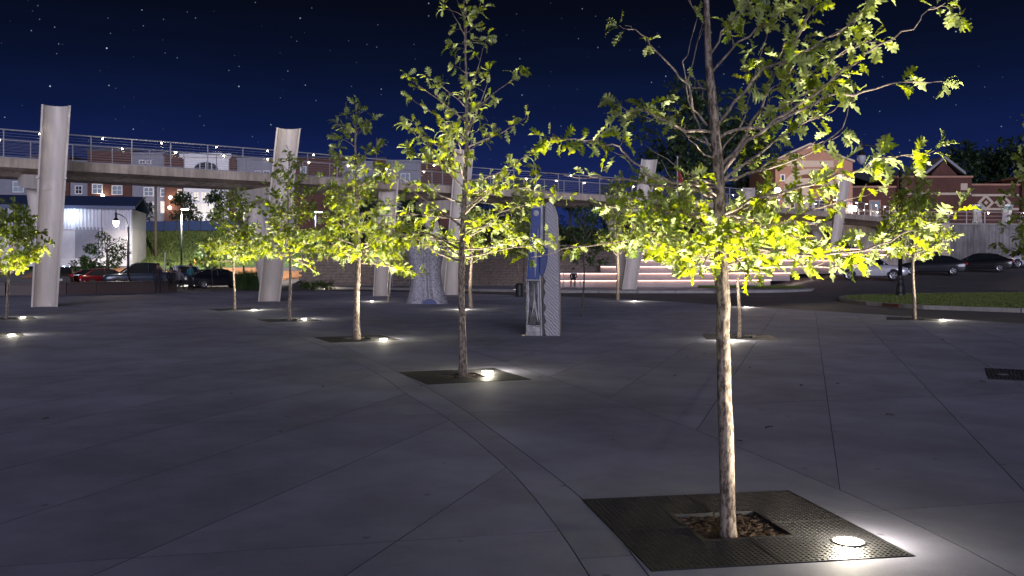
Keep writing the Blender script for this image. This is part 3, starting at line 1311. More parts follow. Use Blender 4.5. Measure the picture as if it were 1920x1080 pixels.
    # bare twigs
    for px in ([(1345, 300, 0), (1310, 280, -.05), (1290, 255, -.05), (1275, 225, -.05)], [(1342, 255, 0), (1330, 200, .05), (1305, 150, .05)],
               [(1348, 350, 0), (1275, 320, -.1), (1210, 272, -.1)], [(1347, 340, 0), (1262, 340, .1), (1240, 300, .1)],
               [(1350, 415, 0), (1395, 440, -.1), (1405, 402, -.12)], [(1345, 300, 0), (1400, 220, .0), (1415, 130, 0), (1440, 60, 0)],
               [(1347, 345, 0), (1450, 315, -.2), (1540, 278, -.3), (1580, 240, -.3), (1600, 170, -.3), (1590, 120, -.3)]):
        limb(px, .006, 0)
    leaves = [l for l in leaves if l[0].z > 1.42]
    return build_tree('oak_tree', 'tall near oak with pale scaly trunk and broad lobed leaves in large dark grate', TREE_GROUP, (tpts[0].x, tpts[0].y, 0), tpts, trad,
                      limbs, twigs, leaves, 300, True, M['leaf'], M['bark'])


near_oak()
T2 = gp(868, 705)
sapling(3, 'slim oak with tall leader and airy top on the grate second from the foreground', T2, 5.35, 1.32, 1.62, 42, 7.4, .145, 300, True, (3.9, 4.6, .75), (0.03, 0), trunk_r=.052, top_thin=.7, el0=(-5, 28))
T3 = gp(669, 635)
sapling(5, 'bright oak with wide low skirt of leaves beside the slim airy oak', T3, 4.9, 1.02, 1.6, 40, 12, .175, 300, True, (3.6, 4.3, .6), trunk_r=.075, top_thin=.6, el0=(-6, 22))
T4 = gp(542, 600)
sapling(6, 'oak in front of the leaning pier second from the left', T4, 4.65, 0.95, 1.75, 40, 12, .17, top_thin=.6, el0=(-6, 25), nl=(5, 8))
T5 = gp(440, 580)
sapling(8, 'short spreading oak with yellow-green crown in front of the parked black sedan', T5, 4.15, 1.05, 1.7, 36, 12, .19, top_thin=.65, el0=(-6, 25), nl=(5, 8))
TL = gp(12, 598)
sapling(9, 'oak cut by the left picture edge with leaning thin trunk', TL, 3.25, 1.05, 1.25, 34, 13, .18, lean=(0.22, 0), trunk_r=.04, nl=(5, 8))
TB = gp(883, 577)
sapling(10, 'white-stemmed oak half hidden behind the slim airy oak', TB, 3.7, 0.9, 1.6, 26, 10, .18, trunk_r=.075)
T7 = gp(1090, 593)
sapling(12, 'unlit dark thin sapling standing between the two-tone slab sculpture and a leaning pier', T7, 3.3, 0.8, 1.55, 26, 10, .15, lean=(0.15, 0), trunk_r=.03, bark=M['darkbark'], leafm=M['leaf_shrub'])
T8 = gp(1158, 563)
sapling(13, 'oak with green crown in front of the pier beside the lit terraces', T8, 5.4, 1.0, 1.95, 34, 10, .2, trunk_r=.07)
T9 = gp(1386, 632)
sapling(14, 'slender white-stemmed oak on the grate straight behind the near oak', T9, 2.75, 0.68, 1.62, 24, 12, .15, trunk_r=.045)
T10 = gp(1714, 598)
sapling(15, 'oak with rounded crown beside the kerbed lawn island', T10, 4.35, 1.0, 1.72, 40, 13, .165, trunk_r=.05, gap=(3.2, 3.8, .5), nl=(5, 8), el0=(-2, 32))
T11 = gp(729, 565)
sapling(16, 'small oak with short dark top beside the flared silver sculpture', T11, 3.1, 0.68, 1.7, 22, 10, .18, trunk_r=.035)
T12 = gp(982, 557)
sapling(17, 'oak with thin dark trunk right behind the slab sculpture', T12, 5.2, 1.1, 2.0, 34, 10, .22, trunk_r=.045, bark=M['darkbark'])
T13 = gp(971, 545)
sapling(18, 'pale-stemmed oak near the far edge of the plaza beside the bin', T13, 5.0, 1.2, 2.1, 30, 9, .24, trunk_r=.06)
T14 = gp(397, 547)
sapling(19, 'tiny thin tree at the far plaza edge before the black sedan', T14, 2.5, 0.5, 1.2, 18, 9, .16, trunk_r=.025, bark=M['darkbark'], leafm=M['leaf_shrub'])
TR = gp(1960, 705)
sapling(20, 'oak mostly outside the right picture edge with only leaf tips in view', TR, 4.2, 0.50, 1.6, 30, 10, .14, trunk_r=.045)

build_grate(G1, 2, 'large dark perforated iron grate around the near oak')
build_grate(G2, 2, 'perforated grate under the slim airy oak')
build_grate(G3, 1, 'grate under the bright oak with the wide low skirt')
build_grate(G4, 1, 'grate under the oak before the second leaning pier')
build_grate(G5, 1, 'grate under the short spreading oak before the black sedan')
build_grate(G9, 1, 'grate behind the near oak around a slender white stem')
build_grate(G10, 1, 'grate beside the road in front of the lawn island')
build_grate(GR, 1, 'dark grate cut by the right picture edge')
build_grate(GL, 1, 'grate of the leaning oak at the left picture edge')
build_grate(GL2, 1, 'lower of the two grates cut by the left picture edge')

W = 250
build_uplight(*gp(1591, 1017), (0.98, 5.45), 560, 'large bright uplight in the corner of the near grate', aimz=3.0, spread=112)
build_uplight(*gp(914, 697), T2, 620, 'bright uplight at the back of the slim airy oak')
build_uplight(*gp(719, 636), T3, 620, 'uplight to the right of the bright wide-skirted oak')
build_uplight(*gp(570, 598), T4, 620, 'uplight beside the oak before the second leaning pier')
build_uplight(*gp(476, 581), T5, 650, 'uplight beside the short spreading oak')
build_uplight(*gp(43, 595), (TL[0] + .1, TL[1]), 600, 'upper of two uplights at the left picture edge')
build_uplight(*gp(22, 628), gp(-28, 629), 300, 'lower of two uplights at the left picture edge')
build_uplight(*gp(868, 580), TB, 450, 'small uplight glimpsed just left of the slim oak trunk')
build_uplight(*gp(1190, 565), T8, 520, 'small uplight beside the green oak before the terraces')
build_uplight(*gp(1372, 638), T9, 380, 'uplight just right of the near oak trunk, lower one')
build_uplight(*gp(1399, 576), (gp(1399, 576)[0] - .9, gp(1399, 576)[1] + .3), 150, 'uplight just right of the near oak trunk, upper one')
build_uplight(*gp(1767, 600), T10, 620, 'bright uplight by the road beside the rounded oak')
build_uplight(*gp(697, 565), T11, 400, 'uplight left of the small oak by the silver sculpture')
build_uplight(*gp(968, 545.5), T13, 620, 'uplight at the foot of the pale-stemmed far oak')
build_uplight(*gp(610, 541.5), (gp(604, 541)[0], gp(604, 541)[1]), 200, 'uplight by the low planting at the far plaza edge')
build_uplight(*gp(1880, 703), TR, 60, 'unlit uplight on the grate at the right picture edge', lit=False)

# ---------------------------------------------------------------- footbridge
BR = spline([(-34, 21), (-27, 28.0), (-19, 35.3), (-10.4, 41.8), (-2.2, 48.9), (8.6, 57.0), (19, 66.5), (27, 75), (38, 88)], 0.75)
ZD = 5.62


def br_frames():
    out = []
    s = 0.0
    for i, p in enumerate(BR):
        a = BR[max(0, i - 1)]
        b = BR[min(len(BR) - 1, i + 1)]
        t = Vector((b[0] - a[0], b[1] - a[1])).normalized()
        if i:
            s += math.hypot(p[0] - BR[i - 1][0], p[1] - BR[i - 1][1])
        out.append((Vector((p[0], p[1], 0)), Vector((-t.y, t.x, 0)), s))
    return out


FR = br_frames()


def br_at(s, off, z):
    for (p, n, s0), (q, m, s1) in zip(FR, FR[1:]):
        if s <= s1:
            t = (s - s0) / (s1 - s0)
            return p.lerp(q, t) + n.lerp(m, t) * off + Vector((0, 0, z))
    p, n, s0 = FR[-1]
    return p + n * off + Vector((0, 0, z))


bridge = empty('footbridge', (0, 0, 0))
tag(bridge, 'long concrete footbridge on white leaning piers crossing behind the plaza trees', 'bridge')
sec = [(0, ZD), (0.02, ZD - .36), (0.75, ZD - .48), (1.1, ZD - .62), (1.75, ZD - .68), (2.4, ZD - .62), (2.75, ZD - .48), (3.48, ZD - .36), (3.5, ZD),
       (3.3, ZD), (3.3, ZD - .06), (0.2, ZD - .06), (0.2, ZD)]
mb = MB()
ns = len(sec)
vv = []
for p, n, s in FR:
    for o, z in sec:
        q = p + n * o
        vv.append((q.x, q.y, z))
ff = []
for i in range(len(FR) - 1):
    for k in range(ns):
        k2 = (k + 1) % ns
        ff.append((i * ns + k, (i + 1) * ns + k, (i + 1) * ns + k2, i * ns + k2))
mb.add(vv, ff)
mb.build('deck', M['deck'], bridge)
# drip edge strip along the fascia
mb = MB()
for i in range(len(FR) - 1):
    a = FR[i][0] - FR[i][1] * 0.015
    b = FR[i + 1][0] - FR[i + 1][1] * 0.015
    mb.add([(a.x, a.y, ZD - .01), (b.x, b.y, ZD - .01), (b.x, b.y, ZD + .03), (a.x, a.y, ZD + .03)], [(0, 1, 2, 3)])
    c = FR[i][0] + FR[i][1] * 0.1
    d = FR[i + 1][0] + FR[i + 1][1] * 0.1
    mb.add([(a.x, a.y, ZD + .03), (b.x, b.y, ZD + .03), (d.x, d.y, ZD + .03), (c.x, c.y, ZD + .03)], [(0, 1, 2, 3)])
mb.build('edge_trim', M['steel'], bridge)

post_mb = MB()
post_mb.box((0, 0, 0.53), (0.042, 0.012, 1.06))
post_mb.box((0, 0.03, 0.53), (0.012, 0.05, 1.06))
POST = post_mb.mesh('post')
POST.materials.append(M['steel'])
led = MB()
led.lathe([(0.014, -0.022), (0.03, -0.014), (0.03, 0.009), (0.014, 0.017)], n=8)
LEDM = led.mesh('rail_light')
LEDM.materials.append(M['rail_led'])
S_TOT = FR[-1][2]
for side, off in (('near', 0.12), ('far', 3.38)):
    rail = empty('railing')
    rail.parent = bridge
    step = 1.55
    s = 0.4
    k = 0
    while s < S_TOT:
        o = bpy.data.objects.new('post', POST)
        COL.objects.link(o)
        o.parent = rail
        o.location = br_at(s, off, ZD)
        dx = br_at(s + .1, off, 0) - br_at(s - .1, off, 0)
        o.rotation_euler = (0, 0, math.atan2(dx.y, dx.x))
        s += step
    m1 = MB()
    ss = [S_TOT * i / 150 for i in range(151)]
    m1.tube([br_at(q, off, ZD + 1.07) for q in ss], 0.028, n=8)
    m1.build('handrail', M['steel'], rail, smooth=True)
    for c in range(9):
        m2 = MB()
        m2.tube([br_at(q, off, ZD + 0.1 + c * 0.105) for q in ss[::2]], 0.005, n=5)
        m2.build('cable', M['steel'], rail, smooth=True)
    s = 1.1 if side == 'near' else 0.3
    while s < S_TOT:
        o = bpy.data.objects.new('rail_light', LEDM)
        COL.objects.link(o)
        o.parent = rail
        o.location = br_at(s, off + (0.06 if side == 'near' else -0.05), ZD + 1.02)
        s += 2.3


def shell(mb, c0, c1, outn, r0, r1, ang=78, th=0.07, n=18, steps=6):
    """half pipe whose hollow side faces outn"""
    outn = Vector(outn).normalized()
    lat = Vector((0, 0, 1)).cross(outn).normalized()
    rings = []
    for k in range(steps + 1):
        t = k / steps
        c = Vector(c0).lerp(Vector(c1), t)
        r = r0 + (r1 - r0) * t
        ring = []
        for rr in (r, r - th):
            rng = range(n + 1) if rr == r else range(n, -1, -1)
            for i in rng:
                a = R(-ang + 2 * ang * i / n)
                ring.append(c - outn * (math.cos(a) * rr - r * 0.5) + lat * (math.sin(a) * rr))
        rings.append(ring)
    m = len(rings[0])
    vv = [p for ring in rings for p in ring]
    ff = []
    for k in range(steps):
        for i in range(m):
            i2 = (i + 1) % m
            ff.append((k * m + i, k * m + i2, (k + 1) * m + i2, (k + 1) * m + i))
    h = m // 2
    for base, rev in ((0, True), (steps * m, False)):
        for i in range(h - 1):
            q = (base + i, base + i + 1, base + m - 2 - i, base + m - 1 - i)
            ff.append(q[::-1] if rev else q)
    mb.add(vv, ff)
    return mb


def build_pier(base_px, top_px, back_px, d, dtop, dback, zb=0.0, ring_y=None, r=0.49):
    pier = empty('pier')
    pier.parent = bridge
    bx = at(base_px, d)
    c0 = Vector((bx, d, zb - 0.05))
    c1 = Vector((at(top_px[0], dtop), dtop, zat(top_px[1], dtop)))
    nearest = min(FR, key=lambda f: (f[0] - Vector((bx, d, 0))).length)
    outn = -nearest[1]
    outn = (outn + Vector((-0.25, -0.6, 0))).normalized()     # the hollow faces the plaza
    mb = MB()
    shell(mb, c0, c1, outn, r * 0.95, r * 1.03)
    mb.build('front_leg', M['pier'], pier, smooth=False)
    c2 = Vector((at(back_px[0], dback), dback, zat(back_px[1], dback)))
    mb = MB()
    shell(mb, c0 - outn * 0.35, c2, -outn + Vector((0.9, 0, 0)), r * 0.85, r * 0.95)
    mb.build('back_leg', M['pier'], pier)
    # ring where the cross beam passes
    zr = ZD - 0.85
    t = (zr - c0.z) / (c1.z - c0.z)
    cr = c0.lerp(c1, t)
    mb = MB()
    dirv = (c1 - c0).normalized()
    shell(mb, cr - dirv * 0.03, cr + dirv * 0.03, outn, r * 1.06, r * 1.06, ang=88, th=r * .2, steps=1)
    mb.build('collar', M['pier'], pier)
    mb = MB()
    a = cr - outn * 0.25
    b = c2 + Vector((0, 0, 0.12))
    dv = (b - a)
    e = b + Vector((dv.x, dv.y, 0)).normalized() * 0.45
    lat = Vector((-dv.y, dv.x, 0)).normalized()
    for_w = 0.42
    vv = []
    for q, hw, zt, zl in ((a, for_w, .12, -.42), (b, for_w, .30, -.22), (e, for_w, .30, -.12)):
        for sg in (-1, 1):
            vv.append(q + lat * hw * sg + Vector((0, 0, zl)))
            vv.append(q + lat * hw * sg + Vector((0, 0, zt)))
    ff = [(0, 2, 3, 1), (8, 9, 11, 10)]
    for k in (0, 4):
        ff += [(k, k + 4, k + 6, k + 2), (k + 1, k + 3, k + 7, k + 5), (k, k + 1, k + 5, k + 4), (k + 2, k + 6, k + 7, k + 3)]
    mb.add(vv, ff)
    mb.build('cross_beam', M['pier'], pier)


build_pier(84.5, (107, 198), (62, 348), 35.0, 34.3, 36.6)
build_pier(504, (541, 241), (470, 376), 40.0, 39.2, 42.3)
build_pier(846, (870, 280), (800, 393), 48.3, 47.3, 50.5, 0.0)
build_pier(1178, (1216, 299), (1146, 402), 54.9, 54.0, 57.5, 0.12)
build_pier(1384, (1402, 352), (1365, 415), 65.0, 64.2, 67.0, 0.5)
build_pier(1556, (1583, 334), (1530, 430), 72.0, 71.2, 74.0, 1.0)
# a shorter column beside the deck
col = MB()
c0 = Vector((at(716, 46.6), 46.6, -0.05))
c1 = Vector((at(731, 46.0), 46.0, zat(337, 46.0)))
shell(col, c0, c1, (-0.1, -1, 0), .44, .5)
sc = col.build('column', M['pier'])
tag(sc, 'short white column rising to deck level behind the bright wide-skirted oak', 'column')

# ---------------------------------------------------------------- kerbs, pavement across the road, lawn islands
def kerbed(name, poly, top_mat, h=0.12, kw=0.16, z0=-0.03, label=None, zf=None):
    if area(poly) < 0:
        poly = poly[::-1]
    o = empty(name)
    structure(o, label)
    inn = inset(poly, kw)
    n = len(poly)
    # kerb stones, one object each
    pl = poly
    for k in range(n):
        a, b = pl[k], pl[(k + 1) % n]
        ia, ib = inn[k], inn[(k + 1) % n]
        L = math.hypot(b[0] - a[0], b[1] - a[1])
        m = max(1, int(L / 1.8))
        for j in range(m):
            t0, t1 = j / m + 0.003, (j + 1) / m - 0.003
            q = [(a[0] + (b[0] - a[0]) * t0, a[1] + (b[1] - a[1]) * t0), (a[0] + (b[0] - a[0]) * t1, a[1] + (b[1] - a[1]) * t1),
                 (ia[0] + (ib[0] - ia[0]) * t1, ia[1] + (ib[1] - ia[1]) * t1), (ia[0] + (ib[0] - ia[0]) * t0, ia[1] + (ib[1] - ia[1]) * t0)]
            mb = MB()
            zz = max(terrain(*q[0]), terrain(*q[1])) if zf else z0
            mb.prism(q, zz - 0.05, zz + h + 0.03)
            mb.build('kerb_stone', M['kerb'], o, bevel=0.012)
    mb = MB()
    mb.add([(x, y, (terrain(x, y) if zf else z0) + h + 0.018) for x, y in inn], [tuple(range(n))])
    mb.build('surface', top_mat, o)
    return o, inn


far_walk = [(-13.5, 61.6), (-6, 57.8), (0, 54.2), (2.7, 52.6), (7, 52.1), (11.3, 52.1), (15, 53), (17.6, 54.8), (18.4, 56.8), (17.4, 58.6), (14.5, 60.2), (2.5, 59.8), (2.2, 63.6), (-13.5, 63.6)]
kerbed('pavement', far_walk, M['concrete'], label='raised pavement across the road in front of the terraces')
isl = [(30, 24.2), (40, 26), (44, 40), (40, 50), (27, 49.3), (20.5, 47.4), (17.5, 45.8), (15.6, 44), (14.7, 42), (14.1, 39.6), (13.9, 36.6), (14.8, 33.6), (17, 31.2), (24, 27)]
island, isl_in = kerbed('lawn', isl, M['grass'], label='kerbed lawn island beside the road')
# storm drain in the island's kerb
mb = MB()
mb.box((14.33, 35.0, 0.06), (0.9, 0.10, 0.12), math.atan2(-2.0, 0.6))
dr = mb.build('storm_drain', M['rust'])
dr.location = (-0.13, -0.06, 0)
tag(dr, 'rusty storm drain inlet let into the lawn island kerb', 'drain')


def inside(poly, x, y):
    c = False
    n = len(poly)
    j = n - 1
    for i in range(n):
        if (poly[i][1] > y) != (poly[j][1] > y) and x < (poly[j][0] - poly[i][0]) * (y - poly[i][1]) / (poly[j][1] - poly[i][1]) + poly[i][0]:
            c = not c
        j = i
    return c


def grass_field(name, label, inside_fn, bbox, zf, n, hgt, seed, wid=0.02):
    rg = random.Random(seed)
    vv, ff = [], []
    tries = 0
    while len(ff) < n and tries < n * 6:
        tries += 1
        x, y = rg.uniform(bbox[0], bbox[1]), rg.uniform(bbox[2], bbox[3])
        if not inside_fn(x, y):
            continue
        z = zf(x, y)
        a = rg.uniform(0, 6.28)
        h = hgt * rg.uniform(.5, 1.2)
        w = wid * rg.uniform(.6, 1.3)
        lx, ly = rg.gauss(0, h * .4), rg.gauss(0, h * .4)
        o = len(vv)
        vv += [(x - math.cos(a) * w, y - math.sin(a) * w, z - .005), (x + math.cos(a) * w, y + math.sin(a) * w, z - .005), (x + lx, y + ly, z + h)]
        ff.append((o, o + 1, o + 2))
    mb = MB()
    mb.add(vv, ff)
    o = mb.build(name, M['grass_blade'])
    tag(o, label, 'grass', kind='stuff')
    return o


grass_field('grass', 'short mown grass on the lawn island', lambda x, y: inside(isl_in, x, y), (13, 34, 26, 50), lambda x, y: 0.108, 45000, 0.05, 3, .022)
grass_field('grass', 'rough grass covering the hill beside the warehouse', lambda x, y: y > 84 + 1.2 * math.sin(x * 0.5), (-46, -13, 83, 106), lambda x, y: terrain(x, y) + .02, 26000, 0.2, 9, .05)
patch = [(11.5, 57.6), (14.5, 56.4), (17.0, 56.2), (17.9, 57.0), (17.0, 58.2), (14.3, 59.6), (11.8, 59.2)]
pm = MB()
pm.add([(x, y, 0.115) for x, y in patch], [tuple(range(len(patch)))])
structure(pm.build('lawn_patch', M['grass']))
grass_field('grass', 'taller dark grass in the bed before the terraces', lambda x, y: inside(patch, x, y), (11, 18, 56, 60), lambda x, y: 0.115, 7000, 0.16, 4, .02)

# painted road lines
mb = MB()
for a, b in (((9.5, 47.4), (13.0, 46.6)), ((20, 55.5), (27, 57.3))):
    dx, dy = b[0] - a[0], b[1] - a[1]
    L = math.hypot(dx, dy)
    nx_, ny_ = -dy / L * .06, dx / L * .06
    mb.add([(p[0] + s * nx_, p[1] + s * ny_, terrain(*p) + .012) for p, s in ((a, -1), (b, -1), (b, 1), (a, 1))], [(0, 1, 2, 3)])
structure(mb.build('road_marking', M['whitepaint']))

# ---------------------------------------------------------------- lit terraces
ter = empty('seating_terraces', (0, 0, 0))
tag(ter, 'curving concrete seating terraces lit pink under every nosing', 'terraces')
starts = [2.8, 2.8, 6.0, 8.4, 8.4, 8.4]
ends = [17.5, 19.5, 24.5, 28.5, 30, 30.5]
for k in range(6):
    zt = 0.15 + 0.45 * (k + 1)
    xs = [starts[k] + (ends[k] - starts[k]) * i / 26 for i in range(27)]
    fr = [Vector((x, step_front(x) + 1.2 * k, 0)) for x in xs]
    nr = []
    for i in range(27):
        t = (fr[min(26, i + 1)] - fr[max(0, i - 1)]).normalized()
        nr.append(Vector((-t.y, t.x, 0)))

    def strip(name, o0, o1, z0_, z1_, m_, par):
        mb = MB()
        vv = []
        for p, n in zip(fr, nr):
            for o, z in ((o0, z0_), (o1, z0_), (o1, z1_), (o0, z1_)):
                q = p + n * o
                vv.append((q.x, q.y, z))
        ff = [(0, 1, 2, 3), (26 * 4 + 3, 26 * 4 + 2, 26 * 4 + 1, 26 * 4)]
        for i in range(26):
            for j in range(4):
                j2 = (j + 1) % 4
                ff.append((i * 4 + j, (i + 1) * 4 + j, (i + 1) * 4 + j2, i * 4 + j2))
        mb.add(vv, ff)
        return mb.build(name, m_, par)
    body = strip('riser', 0.13, 1.5, zt - 0.62, zt - 0.075, M['terrace'], ter)
    strip('seat_slab', 0.0, 1.36, zt - 0.073, zt, M['terrace'], ter)
    strip('light_strip', 0.055, 0.075, zt - 0.09, zt - 0.076, M['step_led'], ter)
# handrails on the terraces
for hx, k0 in ((11.9, 1), (21.0, 1)):
    hr = empty('stair_handrail', (hx, step_front(hx) + 1.2 * k0, 0.15 + .45 * (k0 + 1)))
    tag(hr, 'bent steel handrail climbing the terraces ' + ('beside the leaning pier' if hx < 15 else 'behind the near oak crown'), 'handrail')
    m1 = MB()
    m1.tube([(0, 0, 0), (0, 0, .75), (0, .25, .95), (0, 3.6, 2.25), (0, 4.0, 2.3), (0, 4.0, 1.5)], .03, n=8)
    m1.build('rail', M['steel'], hr, smooth=True)
    m1 = MB()
    m1.tube([(0, 1.9, .6), (0, 1.9, 1.55)], .025, n=8)
    m1.build('post', M['steel'], hr, smooth=True)

# ---------------------------------------------------------------- block retaining wall
wall = empty('retaining_wall', (0, 64.0, 0))
tag(wall, 'long wall of split-faced tan concrete blocks below the dark trees', 'wall')
bmeshes = []
for v in range(5):
    rg = random.Random(40 + v)
    mb = MB()
    w, h, dp = 0.445, 0.19, 0.3
    vv = []
    for j in range(4):
        for i in range(6):
            e = (i in (0, 5)) or (j in (0, 3))
            vv.append((-w / 2 + w * i / 5, (0.012 if e else -0.02 - rg.uniform(0, .03)), -h / 2 + h * j / 3))
    ff = [(j * 6 + i, j * 6 + i + 1, (j + 1) * 6 + i + 1, (j + 1) * 6 + i) for j in range(3) for i in range(5)]
    o = len(vv)
    vv += [(-w / 2, dp, -h / 2), (w / 2, dp, -h / 2), (w / 2, dp, h / 2), (-w / 2, dp, h / 2)]
    ff += [(0, o, o + 1, 5), (18, 23, o + 2, o + 3), (0, 18, o + 3, o), (5, o + 1, o + 2, 23)]
    mb.add(vv, ff)
    me = mb.mesh('block')
    me.materials.append(M['wallblock'])
    bmeshes.append((me, vv, ff))
rest = MB()
x = -20.0
rows = 13
cnt = 0
for j in range(rows):
    z = 0.19 + j * 0.2
    for i in range(64):
        X = -14.4 + i * 0.45 + (0.225 if j % 2 else 0)
        if X > 8.6:
            continue
        if X < -12.5 and j > 9:
            continue
        v = rnd.randrange(5)
        if ((2.7 < X < 8.6 and j > 0) or (-8.6 < X < -4.4)) and cnt < 300:
            o = bpy.data.objects.new('block', bmeshes[v][0])
            COL.objects.link(o)
            o.parent = wall
            o.location = (X, rnd.uniform(-.006, .006), z)
            cnt += 1
        else:
            rest.add([(a + X, b, c + z) for a, b, c in bmeshes[v][1]], bmeshes[v][2])
o = rest.build('block_courses', M['wallblock'], wall)
o['kind'] = 'stuff'
mb = MB()
mb.box((-2.0, 0.2, 2.82), (21.2, 0.5, 0.09))
mb.build('coping', M['wallblock'], wall)
mb = MB()
mb.box((-3.0, 0.45, 1.2), (23.0, 0.3, 2.2))
mb.build('backing', M['retain'], wall)

# ---------------------------------------------------------------- seat wall on the left
sw = empty('seat_wall', (0, 0, 0))
tag(sw, 'low brown granite seat wall curving in front of the parked cars', 'wall')
swp = spline([(-37, 46.3), (-30, 46.6), (-24.6, 48.2), (-20.8, 52.2), (-19.6, 54.2)], 1.25)
for i in range(len(swp) - 1):
    a, b = Vector((*swp[i], 0)), Vector((*swp[i + 1], 0))
    t = (b - a).normalized()
    n = Vector((-t.y, t.x, 0))
    a2, b2 = a + t * .006, b - t * .006
    q = [a2 - n * .22, b2 - n * .22, b2 + n * .22, a2 + n * .22]
    mb = MB()
    mb.prism([(p.x, p.y) for p in q], -0.01, 0.56)
    mb.build('wall_panel', M['granite'], sw, bevel=.015)
    q = [a2 - n * .27, b2 - n * .27, b2 + n * .27, a2 + n * .27]
    mb = MB()
    mb.prism([(p.x, p.y) for p in q], 0.562, 0.64)
    mb.build('cap_stone', M['granite'], sw, bevel=.012)

# ---------------------------------------------------------------- sculptures
# flared, hammered silver sculpture
fx, fy = gp(802, 569)
fs = empty('flared_sculpture', (fx, fy, 0))
tag(fs, 'flared hammered silver sculpture with deep vertical folds and dark blue hollow', 'sculpture')
m_sil, nt = new_mat('hammered_aluminium')
N = nt.nodes.new
L_ = nt.links.new
out = N('ShaderNodeOutputMaterial')
b = N('ShaderNodeBsdfPrincipled')
L_(b.outputs[0], out.inputs[0])
tc = N('ShaderNodeTexCoord')
vo = N('ShaderNodeTexVoronoi')
vo.inputs['Scale'].default_value = 17
L_(tc.outputs['Object'], vo.inputs['Vector'])
rp = N('ShaderNodeValToRGB')
rp.color_ramp.elements[0].color = (.42, .40, .44, 1)
rp.color_ramp.elements[1].color = (.20, .19, .225, 1)
rp.color_ramp.elements[0].position = .2
rp.color_ramp.elements[1].position = .75
L_(vo.outputs['Distance'], rp.inputs[0])
L_(rp.outputs[0], b.inputs['Base Color'])
b.inputs['Metallic'].default_value = .15
b.inputs['Roughness'].default_value = .42
bp = N('ShaderNodeBump')
bp.inputs['Strength'].default_value = .55
bp.inputs['Distance'].default_value = .03
L_(vo.outputs['Distance'], bp.inputs['Height'])
L_(bp.outputs[0], b.inputs['Normal'])
mb = MB()
n = 72
HT = 2.45
vv, ff = [], []
lev = 22


def flare(a, t):
    prof = 0.50 + 0.24 * abs(2 * t - 0.95) ** 1.8
    lobes = 0.16 * math.cos(3 * (a + 0.55)) + 0.07 * math.cos(5 * a + 1)
    crease = -0.14 * math.exp(-((math.sin((a + 1.32) / 2)) / 0.09) ** 2)
    return prof * (1 + lobes) + crease * (1.1 - .5 * t)


for k in range(lev + 1):
    t = k / lev
    for i in range(n):
        a = 2 * math.pi * i / n
        r = flare(a, t)
        vv.append((r * math.cos(a) * 1.05 - 0.1 * t, r * math.sin(a) * .9, HT * t * (1 + .03 * math.cos(a + 2.4) * t + .06 * math.sin(a) * t)))
for k in range(lev):
    for i in range(n):
        i2 = (i + 1) % n
        ff.append((k * n + i, k * n + i2, (k + 1) * n + i2, (k + 1) * n + i))
mb.add(vv, ff)
mb.build('folded_skin', m_sil, fs, smooth=True)
mb = MB()
top = vv[-n:]
inner = [(x * .55, y * .55, z - .2) for x, y, z in top]
mb.add([(x * .985, y * .985, z) for x, y, z in top] + inner, [(i, n + i, n + (i + 1) % n, (i + 1) % n) for i in range(n)] + [tuple(range(n, 2 * n))])
M['deepblue'] = mat('deep_blue_paint', (0.015, 0.035, 0.16), 0.4, var=.1)
mb.build('blue_hollow', M['deepblue'], fs, smooth=True)
mb = MB()
mb.extrude_y([(-.16, 0.0), (.42, 0.0), (.36, .14), (.1, .2), (-.1, .12)], -.62, -.4)
mb.build('blue_foot', M['deepblue'], fs)

# tall two-part slab sculpture
sx, sy = gp(1021, 629)
ss_ = empty('slab_sculpture', (sx, sy, 0), R(-8))
tag(ss_, 'tall slab sculpture, one half blue over silver, the other ribbed grey with jagged seam', 'sculpture')
M['scblue'] = mat('sculpture_blue', (0.018, 0.05, 0.24), 0.3, var=.25, scale=6, coat=.5)
M['scsilver'] = mat('sculpture_silver', (0.25, 0.245, 0.26), 0.33, metal=.55, var=.25, scale=5, bump=.4, bump_scale=8)
M['scdark'] = mat('sculpture_dark', (0.06, 0.06, 0.065), 0.25, metal=.6, var=.4, scale=4, bump=.5, bump_scale=6)
m_rib, nt = new_mat('ribbed_grey_metal')
N = nt.nodes.new
L_ = nt.links.new
out = N('ShaderNodeOutputMaterial')
b = N('ShaderNodeBsdfPrincipled')
L_(b.outputs[0], out.inputs[0])
tc = N('ShaderNodeTexCoord')
wv = N('ShaderNodeTexWave')
wv.bands_direction = 'DIAGONAL'
wv.inputs['Scale'].default_value = 8
wv.inputs['Distortion'].default_value = 5.5
wv.inputs['Detail'].default_value = 3
L_(tc.outputs['Object'], wv.inputs['Vector'])
rp = N('ShaderNodeValToRGB')
rp.color_ramp.elements[0].color = (.20, .195, .21, 1)
rp.color_ramp.elements[1].color = (.29, .28, .30, 1)
L_(wv.outputs[0], rp.inputs[0])
L_(rp.outputs[0], b.inputs['Base Color'])
b.inputs['Metallic'].default_value = .3
b.inputs['Roughness'].default_value = .5
bp = N('ShaderNodeBump')
bp.inputs['Strength'].default_value = .22
bp.inputs['Distance'].default_value = .02
L_(wv.outputs[0], bp.inputs['Height'])
L_(bp.outputs[0], b.inputs['Normal'])
H = 2.98
# right half, ribbed, seam on its left edge
seam = [(0.04, 0), (0.0, .25), (.05, .32), (-.01, .5), (.045, .62), (-.02, .8), (.03, .95), (-.01, 1.1), (.04, 1.22), (-.04, 1.36), (.02, 1.45)]
poly = [(.36, 0), (.345, 1.2), (.315, 2.2), (.28, 2.7), (.22, 2.9), (.12, 2.99), (.03, 2.95), (.02, 2.2), (.02, 1.46)] + seam[::-1]
mb = MB()
mb.extrude_y(poly[::-1] if False else poly, -.16, .2)
mb.build('ribbed_half', m_rib, ss_, bevel=.015)
